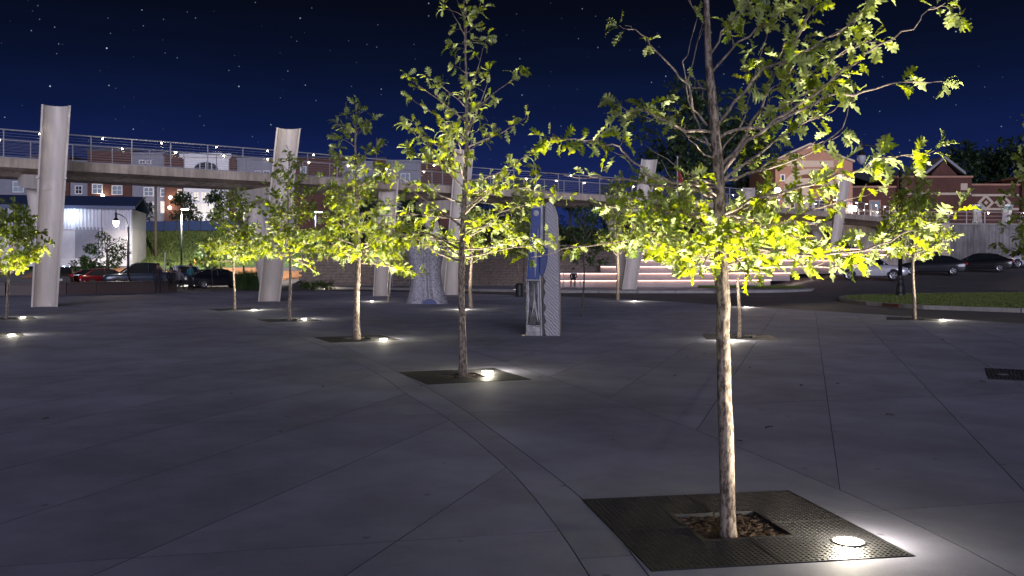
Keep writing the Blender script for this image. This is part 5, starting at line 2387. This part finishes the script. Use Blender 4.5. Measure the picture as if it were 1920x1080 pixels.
def wheel_meshes(rad):
    if rad in WHEEL:
        return WHEEL[rad]
    ty, ri = MB(), MB()
    n = 22
    prof = [(rad * .62, -.11), (rad * .95, -.11), (rad, -.07), (rad, .07), (rad * .95, .11), (rad * .62, .11)]
    vv, ff = [], []
    for r, y in prof:
        for k in range(n):
            a = 2 * math.pi * k / n
            vv.append((r * math.cos(a), y, r * math.sin(a)))
    for i in range(len(prof)):
        i2 = (i + 1) % len(prof)
        for k in range(n):
            ff.append((i * n + k, i * n + (k + 1) % n, i2 * n + (k + 1) % n, i2 * n + k))
    ty.add(vv, ff)
    # rim: outer ring, five spokes, hub, on both faces
    for s in (-1, 1):
        vv, ff = [], []
        for r, y in ((rad * .64, .112 * s), (rad * .55, .10 * s), (rad * .55, .03 * s)):
            for k in range(n):
                a = 2 * math.pi * k / n
                vv.append((r * math.cos(a), y, r * math.sin(a)))
        for i in range(2):
            for k in range(n):
                ff.append((i * n + k, i * n + (k + 1) % n, (i + 1) * n + (k + 1) % n, (i + 1) * n + k))
        ri.add(vv, ff)
        for k in range(5):
            a = 2 * math.pi * k / 5
            c, s_ = math.cos(a), math.sin(a)
            w0, w1 = rad * .11, rad * .16
            p = []
            for yy in (.105 * s, .06 * s):
                for rr, w in ((rad * .08, w0), (rad * .6, w1)):
                    p += [(rr * c - w / 2 * s_, yy, rr * s_ + w / 2 * c), (rr * c + w / 2 * s_, yy, rr * s_ - w / 2 * c)]
            ri.add(p, [(0, 1, 3, 2), (4, 6, 7, 5), (0, 2, 6, 4), (1, 5, 7, 3), (2, 3, 7, 6)])
        ri.add([(rad * .14 * math.cos(2 * math.pi * k / 10), .112 * s, rad * .14 * math.sin(2 * math.pi * k / 10)) for k in range(10)], [tuple(range(10))])
    a = ty.mesh('tyre')
    a.materials.append(M['rubber'])
    b = ri.mesh('rim')
    b.materials.append(M['rim'])
    a.polygons.foreach_set('use_smooth', [True] * len(a.polygons))
    WHEEL[rad] = (a, b)
    return WHEEL[rad]


CAR = {
    'sedan': dict(L=4.7, body=[(-2.35, .46, .80, .66), (-2.28, .32, .98, .80), (-2.05, .25, 1.04, .87), (-1.5, .23, 1.03, .90), (-.8, .21, .99, .91), (0, .21, .97, .91), (.8, .21, .97, .91),
                               (1.3, .22, .96, .905), (1.8, .24, .88, .88), (2.15, .27, .78, .82), (2.33, .36, .66, .66)],
                  cab=[(-1.95, 1.02, .80), (-1.15, 1.37, .62), (-.5, 1.45, .64), (.15, 1.44, .64), (.45, 1.38, .65), (1.25, .97, .80)], belt=.97, wx=(-1.38, 1.40), wr=.335),
    'suv': dict(L=4.6, body=[(-2.3, .50, .95, .70), (-2.24, .36, 1.12, .82), (-2.0, .30, 1.12, .90), (-1.4, .28, 1.10, .92), (-.7, .26, 1.08, .93), (0, .26, 1.06, .93), (.8, .26, 1.05, .93),
                             (1.25, .28, 1.03, .925), (1.75, .3, .96, .90), (2.1, .33, .88, .84), (2.28, .42, .76, .68)],
                cab=[(-2.15, 1.10, .80), (-1.75, 1.58, .66), (-.9, 1.68, .67), (.0, 1.67, .67), (.35, 1.60, .68), (1.15, 1.05, .82)], belt=1.06, wx=(-1.36, 1.38), wr=.365),
    'pickup': dict(L=5.6, body=[(-2.8, .55, 1.15, .85), (-2.75, .48, 1.2, .95), (-2.2, .42, 1.2, .97), (-.9, .4, 1.2, .98), (0, .4, 1.18, .98), (.9, .4, 1.17, .98), (1.4, .42, 1.16, .97), (2.2, .44, 1.10, .95),
                                (2.6, .46, 1.04, .90), (2.78, .55, .92, .76)],
                   cab=[(-1.05, 1.18, .86), (-.9, 1.80, .74), (-.3, 1.88, .75), (.4, 1.87, .75), (.7, 1.80, .76), (1.45, 1.16, .88)], belt=1.18, wx=(-1.75, 1.8), wr=.41),
}


def build_car(label, kind, x, y, yaw, color, z=None, name='parked_car', tail_on=False, group='cars parked beyond the plaza'):
    spec = CAR[kind]
    z = terrain(x, y) if z is None else z
    root = empty(name, (x, y, z), yaw)
    tag(root, label, 'pickup' if kind == 'pickup' else 'car', group)
    pm = paint('car_paint_%.2f_%.2f' % (color[0], x), color)
    mb = MB()
    vv, ff = [], []

    def ring(xx, zl, zt, hw):
        zm = zl + (zt - zl) * .5
        half = [(hw * .80, zl), (hw * .97, zl + .07), (hw, zm - .05), (hw * .995, zm + .08), (hw * .96, zt - .07), (hw * .88, zt - .01), (hw * .45, zt + .015)]
        return [(xx, -a, b) for a, b in half] + [(xx, a, b) for a, b in half[::-1]]
    for st in spec['body']:
        vv += ring(*st)
    m = 14
    ns_ = len(spec['body'])
    for i in range(ns_ - 1):
        for k in range(m):
            k2 = (k + 1) % m
            ff.append((i * m + k, i * m + k2, (i + 1) * m + k2, (i + 1) * m + k))
    ff.append(tuple(range(m)))
    ff.append(tuple((ns_ - 1) * m + k for k in reversed(range(m))))
    mb.add(vv, ff)
    body = mb.build('body', pm, root, smooth=True)
    es = body.modifiers.new('split', 'EDGE_SPLIT')
    es.split_angle = R(48)
    # glasshouse
    mb = MB()
    vv, ff = [], []
    bl = spec['belt'] - .03
    for xx, zt, hw in spec['cab']:
        bw = .82 if kind != 'pickup' else .9
        top = max(zt, bl + .03)
        vv += [(xx, -bw, bl - .02), (xx, -(bw * .55 + hw * .45), bl + (top - bl) * .5), (xx, -hw, top), (xx, hw, top), (xx, (bw * .55 + hw * .45), bl + (top - bl) * .5), (xx, bw, bl - .02)]
    nc = len(spec['cab'])
    for i in range(nc - 1):
        for k in range(5):
            ff.append((i * 6 + k, i * 6 + k + 1, (i + 1) * 6 + k + 1, (i + 1) * 6 + k))
    ff += [tuple(range(6)), tuple((nc - 1) * 6 + k for k in reversed(range(6)))]
    mb.add(vv, ff)
    mb.build('glasshouse', M['carglass'], root)
    # roof skin and pillars
    mb = MB()
    cab = spec['cab'][1:-1]
    vv, ff = [], []
    for xx, zt, hw in cab:
        vv += [(xx, -hw - .025, zt - .03), (xx, -hw + .05, zt + .018), (xx, 0, zt + .04), (xx, hw - .05, zt + .018), (xx, hw + .025, zt - .03)]
    for i in range(len(cab) - 1):
        for k in range(4):
            ff.append((i * 5 + k, i * 5 + k + 1, (i + 1) * 5 + k + 1, (i + 1) * 5 + k))
    mb.add(vv, ff)
    mb.build('roof', pm, root, smooth=True)
    bw = .82 if kind != 'pickup' else .9
    for s in (-1, 1):
        c = spec['cab']
        for a, b_, rr in (((c[0][0], s * bw * .98, c[0][1] - .02), (c[1][0], s * c[1][2], c[1][1]), .05), ((c[-1][0], s * bw * .98, c[-1][1] - .02), (c[-2][0], s * c[-2][2], c[-2][1]), .042),
                          ((-.25, s * (bw + .005), bl), (-.3, s * c[2][2] * 1.01, c[2][1] - .02), .035)):
            q = MB()
            q.tube([a, b_], rr, n=6)
            q.build('pillar', pm, root)
        q = MB()
        q.box((c[-2][0] + .45, s * (bw + .15), bl + .1), (.12, .2, .13))
        q.build('mirror', pm, root, bevel=.03)
        for wx in spec['wx']:
            # dark arch, then the wheel
            q = MB()
            hw = .915 if kind != 'pickup' else .975
            rr = spec['wr'] * 1.15
            arc_ = [(wx + rr * math.cos(math.pi * k / 12), max(.22, spec['wr'] + rr * math.sin(math.pi * k / 12))) for k in range(13)]
            q.extrude_y(arc_, min(s * hw, s * (hw - .25)) - .0, max(s * hw, s * (hw - .25)) + .0)
            q.v = [(a, b2 + s * .008, c2) for a, b2, c2 in q.v]
            q.build('wheel_arch', M['plastic'], root)
            w = empty('wheel')
            w.parent = root
            w.location = (wx, s * (hw - .085), spec['wr'])
            tm, rm = wheel_meshes(spec['wr'])
            link('tyre', tm, w)
            link('rim', rm, w)
        L2 = spec['L'] / 2
        zt = spec['body'][1][2]
        q = MB()
        q.box((-L2 + .09, s * .66, zt - .14), (.12, .34, .17))
        q.build('taillight', M['tail_on'] if tail_on else M['tail'], root, bevel=.03)
        q = MB()
        q.box((L2 - .17, s * .62, spec['body'][-1][2] + .02), (.2, .36, .13))
        q.build('headlight', M['head'], root, bevel=.03)
    q = MB()
    q.box((spec['L'] / 2 - .02, 0, .50), (.08, .95, .22))
    q.build('grille', M['plastic'], root, bevel=.02)
    q = MB()
    q.box((-spec['L'] / 2 + .0, 0, .72), (.04, .40, .15))
    q.build('licence_plate', M['plate'], root)
    q = MB()
    q.box((-spec['L'] / 2 + .05, 0, .46), (.1, 1.35, .16))
    q.build('rear_bumper', M['plastic'], root, bevel=.03)
    return root


M['tail_on'] = emit('tail_light_lit', (1, .02, .03), 2.0)


def place(px, d):
    return at(px, d), d


build_car('dark brown suv parked behind the white pier at the left', 'suv', *place(112, 66), R(115), (.035, .025, .022))
build_car('dark red car parked beside the brown suv behind the seat wall', 'sedan', *place(192, 68), R(58), (.09, .006, .012))
build_car('large dark pickup parked nose to the red car', 'pickup', *place(270, 68), R(205), (.02, .03, .055))
build_car('dark red car half hidden behind the large pickup', 'suv', *place(254, 75), R(190), (.08, .015, .02))
build_car('blue car parked behind the standing person in teal', 'suv', *place(344, 72), R(120), (.03, .06, .30))
build_car('black sedan parked beside the blue car with alloy wheel in view', 'sedan', *place(408, 69.5), R(38), (.012, .012, .02))
build_car('silvery white compact suv parked before the lit terraces', 'suv', *place(1634, 63), R(-22), (.62, .60, .64))
build_car('dark hatchback with red tail lights beside the white compact suv', 'sedan', *place(1748, 69), R(157), (.02, .02, .025))
build_car('black sedan with pale licence plate below the concrete wall', 'sedan', *place(1838, 73), R(152), (.012, .012, .014))
build_car('pale lilac-white suv cut by the right picture edge', 'suv', *place(1925, 79), R(184), (.60, .56, .62))


# ---------------------------------------------------------------- people
def skin_mesh(name, joints, edges, root_key, material, parent, sub=2):
    keys = list(joints)
    me = bpy.data.meshes.new(name)
    me.from_pydata([joints[k][0] for k in keys], [(keys.index(a), keys.index(b)) for a, b in edges], [])
    me.update()
    o = link(name, me, parent)
    o.data.materials.append(material)
    sk = o.modifiers.new('skin', 'SKIN')
    o.data.skin_vertices[0].data
    for i, k in enumerate(keys):
        r = joints[k][1]
        v = o.data.skin_vertices[0].data[i]
        v.radius = (r, r) if not isinstance(r, tuple) else r
        v.use_root = (k == root_key)
    sk.use_smooth_shade = True
    s = o.modifiers.new('sub', 'SUBSURF')
    s.levels = s.render_levels = sub
    return o


M['skin'] = mat('skin', (.30, .17, .115), .6, var=.06)
M['hair'] = mat('dark_hair', (.02, .014, .01), .7, var=.3, scale=30)


def ensure_skin(me):
    if not me.skin_vertices:
        bm = bmesh.new()
        bm.from_mesh(me)
        bm.verts.layers.skin.verify()
        bm.to_mesh(me)
        bm.free()


def person(label, x, y, z, yaw, pose, shirt, trousers):
    root = empty('person', (x, y, z), yaw)
    root.scale = (.93, .93, .93)
    tag(root, label, 'person')
    seated = pose == 'sit'
    hip = .50 if seated else .92
    J = {}

    def j(k, p, r):
        J[k] = (p, r)
    lean = .06 if seated else .0
    j('pel', (0, 0, hip + .02), .125)
    j('wa', (0, -.0 - lean * .3, hip + .2), .115)
    j('ch', (0, -lean, hip + .40), (.15, .115))
    j('ne', (0, -lean * 1.6, hip + .56), .058)
    j('hb', (0, -.015 - lean * 1.8, hip + .64), .075)
    j('hm', (0, -.02 - lean * 1.8, hip + .73), .098)
    j('ht', (0, -.01 - lean * 1.8, hip + .81), .075)
    j('no', (0, -.115 - lean * 1.8, hip + .71), .016)
    E = [('pel', 'wa'), ('wa', 'ch'), ('ch', 'ne'), ('ne', 'hb'), ('hb', 'hm'), ('hm', 'ht'), ('hm', 'no')]
    for s, n in ((-1, 'l'), (1, 'r')):
        j('sh' + n, (s * .185, -lean, hip + .47), .062)
        if seated:
            el, wr = (s * .235, -.10, hip + .22), (s * .14, -.33, hip + .14)
        elif pose == 'stand2':
            el, wr = (s * .25, .03, hip + .22), (s * .17, -.16, hip + .12)
        else:
            el, wr = (s * .225, .01, hip + .20), (s * .235, -.06, hip - .04)
        j('el' + n, el, .043)
        j('wr' + n, wr, .030)
        d = (Vector(wr) - Vector(el)).normalized()
        pa = Vector(wr) + d * .07
        j('pa' + n, tuple(pa), (.036, .022))
        E += [('ch', 'sh' + n), ('sh' + n, 'el' + n), ('el' + n, 'wr' + n), ('wr' + n, 'pa' + n)]
        lat = d.cross(Vector((0, 1, 0.2))).normalized()
        for f in range(4):
            q = pa + d * (.055 + .02 * (1 - abs(f - 1.3) / 2)) + lat * (.017 * (f - 1.5))
            q2 = q + (d * .6 + Vector((0, -.35, -.2))).normalized() * .032
            j('f%d%s' % (f, n), tuple(q), .009)
            j('g%d%s' % (f, n), tuple(q2), .008)
            E += [('pa' + n, 'f%d%s' % (f, n)), ('f%d%s' % (f, n), 'g%d%s' % (f, n))]
        q = Vector(wr) + d * .045 + lat * (-.045 * s) + Vector((0, -.02, 0))
        j('th' + n, tuple(q), .010)
        E.append(('wr' + n, 'th' + n))
        if seated:
            kn, an = (s * .13, -.43, hip + .03), (s * .14, -.40, .09)
        elif pose == 'walk':
            kn, an = (s * .10, -.10 * s - .05, .50), (s * .10, -.2 * s + .08 * (s > 0), .09)
        else:
            kn, an = (s * .11, -.02, .50), (s * .13, .02, .09)
        j('hp' + n, (s * .095, 0, hip - .03), .098)
        j('kn' + n, kn, .062)
        j('an' + n, an, .042)
        j('to' + n, (an[0] + s * .02, an[1] - .19, .045), .038)
        E += [('pel', 'hp' + n), ('hp' + n, 'kn' + n), ('kn' + n, 'an' + n), ('an' + n, 'to' + n)]
    # one continuous body: clothes are told apart by height and reach in its material
    m_, nt = new_mat('clothed_body')
    N = nt.nodes.new
    L_ = nt.links.new
    out = N('ShaderNodeOutputMaterial')
    b = N('ShaderNodeBsdfPrincipled')
    b.inputs['Roughness'].default_value = .8
    L_(b.outputs[0], out.inputs[0])
    body_keys = list(J)
    me = bpy.data.meshes.new('body')
    me.from_pydata([J[k][0] for k in body_keys], [(body_keys.index(a), body_keys.index(b_)) for a, b_ in E], [])
    ensure_skin(me)
    o = link('body', me, root)
    sk = o.modifiers.new('skin', 'SKIN')
    sk.use_smooth_shade = True
    for i, k in enumerate(body_keys):
        r = J[k][1]
        v = me.skin_vertices[0].data[i]
        v.radius = r if isinstance(r, tuple) else (r, r)
        v.use_root = (k == 'pel')
    ss = o.modifiers.new('sub', 'SUBSURF')
    ss.levels = ss.render_levels = 1
    # skin / clothing by position in the object's own space
    tc = N('ShaderNodeTexCoord')
    sp = N('ShaderNodeSeparateXYZ')
    L_(tc.outputs['Object'], sp.inputs[0])

    def gt(sock, v):
        q = N('ShaderNodeMath')
        q.operation = 'GREATER_THAN'
        L_(sock, q.inputs[0])
        q.inputs[1].default_value = v
        return q.outputs[0]

    def mixc(fac, a, b_):
        q = N('ShaderNodeMix')
        q.data_type = 'RGBA'
        L_(fac, q.inputs[0])
        if isinstance(a, tuple):
            q.inputs[6].default_value = (*a, 1)
        else:
            L_(a, q.inputs[6])
        if isinstance(b_, tuple):
            q.inputs[7].default_value = (*b_, 1)
        else:
            L_(b_, q.inputs[7])
        return q.outputs[2]
    c = mixc(gt(sp.outputs[2], .1), (.03, .03, .03), trousers)
    c = mixc(gt(sp.outputs[2], hip + .08), c, shirt)
    c = mixc(gt(sp.outputs[2], hip + .535), c, (.30, .17, .115))
    L_(c, b.inputs['Base Color'])
    me.materials.append(m_)
    # hair, eyes and mouth
    hc = Vector(J['hm'][0])
    mb = MB()
    vv, ff = [], []
    for k in range(8):
        th = math.pi * .62 * k / 7
        for i in range(16):
            a = 2 * math.pi * i / 16
            rr = .108 * (1.0 if math.sin(a) > -.5 else (1 if k < 4 else .80))
            vv.append((hc.x + rr * math.sin(th) * math.cos(a), hc.y + .012 + rr * 1.08 * math.sin(th) * math.sin(a), hc.z + .015 + .125 * math.cos(th)))
    for k in range(7):
        for i in range(16):
            ff.append((k * 16 + i, k * 16 + (i + 1) % 16, (k + 1) * 16 + (i + 1) % 16, (k + 1) * 16 + i))
    mb.add(vv, ff)
    mb.build('hair', M['hair'], root, smooth=True)
    for s in (-1, 1):
        mb = MB()
        mb.lathe([(.004, -.006), (.011, 0), (.004, .006)], (hc.x + s * .034, hc.y - .092, hc.z - .004), 8)
        mb.build('eye', M['hair'], root)
    mb = MB()
    mb.box((hc.x, hc.y - .088, hc.z - .062), (.045, .012, .009))
    mb.build('mouth', mat('lips', (.25, .08, .07), .5), root)
    return root


px_, d_ = at(357, 56.3), 56.3
person('standing person in teal top and dark trousers beside the seat wall', px_, d_, 0, R(160), 'stand2', (.04, .17, .19), (.02, .02, .025))
person('person in pale shirt sitting on the end of the seat wall', at(336, 53.7), 53.7, .14, R(35), 'sit', (.20, .19, .20), (.015, .015, .02))
person('person in black sitting on the seat wall next to the pale-shirted one', at(321, 53.0), 53.0, .14, R(20), 'sit', (.015, .015, .018), (.02, .02, .02))
person('person in dark clothes standing in front of the seat wall', at(296, 51.6), 51.6, 0, R(10), 'stand', (.03, .02, .025), (.02, .02, .035))
xs_ = at(1074, 61.5)
person('person in black t-shirt sitting on the lit terraces', xs_, step_front(xs_) + .28, .10, R(-12), 'sit', (.015, .013, .015), (.03, .025, .025))


# ---------------------------------------------------------------- background trees, hedges and shrubs
def bushy(name, label, x, y, z, h, r, seed, leafm, group=None, trunk=True, n=900, size=.28, cat='tree', squash=1.0, cb=.3):
    rg = random.Random(seed)
    root = empty(name, (x, y, z))
    tag(root, label, cat, group)
    leaves = []
    clumps = []
    m = 9 + int(h)
    for k in range(m):
        t = rg.random()
        zz = h * (cb + (1 - cb) * t)
        rr = r * math.sin(math.pi * (0.18 + .74 * t)) * rg.uniform(.25, 1)
        a = rg.uniform(0, 6.28)
        clumps.append((Vector((rr * math.cos(a), rr * math.sin(a), zz)), r * rg.uniform(.25, .5)))
    for k in range(n):
        c, cr = rg.choice(clumps)
        v = rv(rg).normalized() * cr * rg.random() ** .4
        v.z *= .7 * squash
        p = c + v
        if p.z < .05:
            p.z = .05 + rg.random() * .1
        d = (v.normalized() + rv(rg, .6)).normalized()
        leaves.append((p, d, (Vector((0, 0, 1)) + rv(rg, .6)).normalized(), size * rg.uniform(.6, 1.3), rg.randrange(2)))
    if trunk:
        mb = MB()
        mb.tube([(0, 0, -.3), (.05, 0, h * .4), (.0, .05, h * .85)], [r * .07 + .03, r * .05 + .02, .02], n=7)
        for c, cr in clumps[:7]:
            mb.tube([(0.03, 0, c.z * .55), c * .6 + Vector((0, 0, c.z * .3)), c], [.04, .03, .012], n=5)
        mb.build('trunk', M['darkbark'], root, smooth=True)
    o = joined_leaves('crown' if trunk else 'foliage', leaves, LEAF_COARSE, leafm, root)
    o['kind'] = 'stuff'
    return root


TG = 'dark trees on the bank behind the bridge'
spots = [(-10.5, 69, 4.2, 2.2, 'dark tree on the bank above the block wall, nearest the hill'), (-6.8, 70, 4.6, 2.4, 'dark rounded tree on the bank behind the silver sculpture'),
         (-2.6, 69.5, 4.4, 2.3, 'dark tree on the bank straight behind the slim airy oak'), (1.0, 70.5, 4.8, 2.4, 'dark tree on the bank left of the slab sculpture top'),
         (4.4, 71.5, 4.6, 2.3, 'dark tree on the bank right of the slab sculpture'), (7.6, 72, 4.8, 2.3, 'dark tree on the bank behind the pier by the terraces'),
         (11.5, 77, 5.2, 2.6, 'dark tree above the top terrace beside the flagpole'), (16.0, 80, 5.2, 2.8, 'dark tree above the terraces behind the near oak')]
for i, (x, y, h, r, lab) in enumerate(spots):
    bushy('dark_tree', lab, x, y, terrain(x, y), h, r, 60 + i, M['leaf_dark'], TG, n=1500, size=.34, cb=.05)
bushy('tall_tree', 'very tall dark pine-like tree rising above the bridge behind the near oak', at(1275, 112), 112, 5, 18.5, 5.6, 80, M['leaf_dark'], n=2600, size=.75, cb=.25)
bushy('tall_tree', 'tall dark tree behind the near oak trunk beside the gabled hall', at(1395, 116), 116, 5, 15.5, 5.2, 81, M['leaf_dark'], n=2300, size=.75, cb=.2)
for i, (px, d, ytop, r, lab) in enumerate(((1790, 150, 280, 5, 'dark treetop behind the pitched roof'), (1850, 155, 290, 5, 'dark treetop between gable and right picture edge'),
                                           (1905, 150, 278, 5.5, 'dark treetop at the right picture edge'))):
    bushy('far_tree', lab, at(px, d), d, 5, zat(ytop, d) - 5, r, 90 + i, M['leaf_dark'], 'trees behind the brick wing', n=1500, size=.9, cb=.35)
bushy('round_tree', 'bushy dark round tree in front of the warehouse', at(200, 73), 73, terrain(at(200, 73), 73), zat(436, 73) + .1, 1.9, 95, M['leaf_shrub'], n=2400, size=.2, cb=.12)
bushy('small_tree', 'small dark tree on the hill before the lit apartment entrance', at(345, 112), 112, 5.2, zat(368, 112) - 5.2, 2.2, 96, M['leaf_dark'], n=900, size=.4, cb=.25)
bushy('small_tree', 'small tree on the hill beside the white entrance bay', at(408, 114), 114, 5.2, zat(362, 114) - 5.2, 2.0, 97, M['leaf_dark'], n=900, size=.4, cb=.2)
bushy('small_tree', 'small tree before the apartment wall above the warehouse roof', at(252, 114), 114, 5.2, 4.2, 2.4, 98, M['leaf_dark'], n=800, size=.4, cb=.2)
for i, (px, d, h, r, lab) in enumerate(((160, 72, 2.3, .7, 'slim young tree left of the bushy round tree'), (318, 74, 2.2, .9, 'low leafy tree behind the large pickup'), (387, 76, 3.6, 1.1, 'leafy young tree behind the black sedan'),
                                        (140, 74, 1.9, .6, 'narrow dark shrub at the warehouse wall'), (620, 70, 5.0, 1.7, 'dark leafy tree between the second pier and the short column'))):
    x = at(px, d)
    bushy('young_tree', lab, x, d, terrain(x, d), h, r, 100 + i, M['leaf_shrub'], 'young trees along the parking lot', n=900, size=.17, cb=.15)
for i in range(9):
    px = 262 + i * 15
    d = 77.5 + (i % 3) * .5
    x = at(px, d)
    bushy('shrub', ['low shrub in the bed below the bare red soil', 'low shrub in the bed below the bare red soil'][0], x, d, terrain(x, d), .75, .5, 120 + i, M['leaf_shrub'], 'low shrubs below the bare soil', False, 220, .14, 'shrub', cb=.1)
for i in range(6):
    px = 566 + i * 10
    d = 60.2 - i * .3
    x = at(px, d)
    bushy('shrub', 'low green shrub in the planting at the far plaza edge', x, d, 0, .45, .42, 140 + i, M['leaf_shrub'], 'low shrubs at the far plaza edge', False, 200, .12, 'shrub', cb=.1)
# tall ornamental grass tufts by the second pier
for i, (px, d) in enumerate(((452, 59), (464, 58.4), (476, 58.8))):
    x = at(px, d)
    rg = random.Random(200 + i)
    vv, ff = [], []
    for k in range(420):
        a = rg.uniform(0, 6.28)
        rr = rg.random() ** .5 * .32
        h = rg.uniform(.7, 1.35)
        bx, by = rr * math.cos(a), rr * math.sin(a)
        ox, oy = math.cos(a) * rr * 1.1 + rg.gauss(0, .1), math.sin(a) * rr * 1.1 + rg.gauss(0, .1)
        w = .012
        o_ = len(vv)
        vv += [(bx - w, by, 0), (bx + w, by, 0), (bx + ox * .6 + w * .6, by + oy * .6, h * .7), (bx + ox * .6 - w * .6, by + oy * .6, h * .7), (bx + ox * 1.3, by + oy * 1.3, h)]
        ff += [(o_, o_ + 1, o_ + 2, o_ + 3), (o_ + 3, o_ + 2, o_ + 4)]
    mb = MB()
    mb.add(vv, ff)
    o = mb.build('ornamental_grass', M['leaf_shrub'])
    o.location = (x, d, 0)
    tag(o, 'tall tuft of ornamental grass beside the second pier', 'grass tuft', 'ornamental grass tufts by the second pier')

# ---------------------------------------------------------------- small street furniture
def hoop(label, px0, px1, d, z, h, rails=1):
    x0_, x1_ = at(px0, d), at(px1, d)
    o = empty('guard_rail', ((x0_ + x1_) / 2, d, z))
    tag(o, label, 'railing')
    w = (x1_ - x0_) / 2
    mb = MB()
    mb.tube([(-w, 0, -.02), (-w, 0, h - .05), (-w + .05, 0, h), (w - .05, 0, h), (w, 0, h - .05), (w, 0, -.02)], .028, n=8)
    mb.build('hoop', M['steel'], o, smooth=True)
    for k in range(rails - 1):
        mb = MB()
        mb.tube([(-w, 0, h * .45), (w, 0, h * .45)], .022, n=8)
        mb.build('lower_rail', M['steel'], o, smooth=True)


hoop('low steel hoop rail before the seated person on the terraces', 1056, 1088, 55.5, .11, .95)
hoop('low steel rail with two bars beside the silver sculpture', 736, 768, 58.5, .0, .95, 2)
bx, by = gp(974.5, 556)
bn = empty('litter_bin', (bx, by, 0))
tag(bn, 'small black litter bin behind the slab sculpture', 'bin')
mb = MB()
mb.lathe([(.17, 0), (.2, .04), (.22, .5), (.24, .52), (.24, .56), (.15, .62)], n=14)
mb.build('body', M['blacksteel'], bn)
mb = MB()
mb.lathe([(.13, .621), (.13, .66), (.05, .68)], n=14)
mb.build('lid', M['blacksteel'], bn)
for px, d, h, lab in ((306, 71, 1.7, 'leaning thin grey post behind the large pickup'), (366, 78, 1.4, 'orange marker post before the bare red soil'), (246, 70, 1.6, 'white marker post beside the lit street lamp')):
    x = at(px, d)
    mb = MB()
    z = terrain(x, d)
    mb.tube([(x, d, z - .1), (x + (.18 if px == 306 else 0), d, z + h + (1.0 if px == 306 else .6))], .06, n=8)
    mm = {306: M['kerb'], 366: mat('orange_marker', (.7, .25, .04), .6), 246: M['whitepaint']}[px]
    tag(mb.build('marker_post', mm, smooth=True), lab, 'post')
# fallen leaves and debris lying about the plaza
rg = random.Random(77)
lm = leaf_mesh(LEAF_COARSE[1], 'fallen_leaf', mat('dry_leaf', (.07, .05, .03), .9, var=.3))
FL = [(1452, 803), (1318, 664), (1500, 722), (1575, 720), (795, 724), (605, 724), (680, 692), (1270, 705), (1660, 780), (1290, 670), (870, 690), (1405, 690), (1835, 717), (1766, 637), (430, 740), (95, 785), (1010, 708), (1175, 712), (1380, 828)]
for i, (px, py) in enumerate(FL):
    x, y = gp(px, py)
    o = bpy.data.objects.new('fallen_leaf', lm)
    COL.objects.link(o)
    o.location = (x, y, .012)
    o.rotation_euler = (R(rg.uniform(-12, 12)), R(rg.uniform(-12, 12)), rg.uniform(0, 6.28))
    s = rg.uniform(.05, .10)
    o.scale = (s, s, s)
    tag(o, 'dry brown leaf lying on the plaza paving', 'leaf', 'fallen leaves scattered over the plaza')
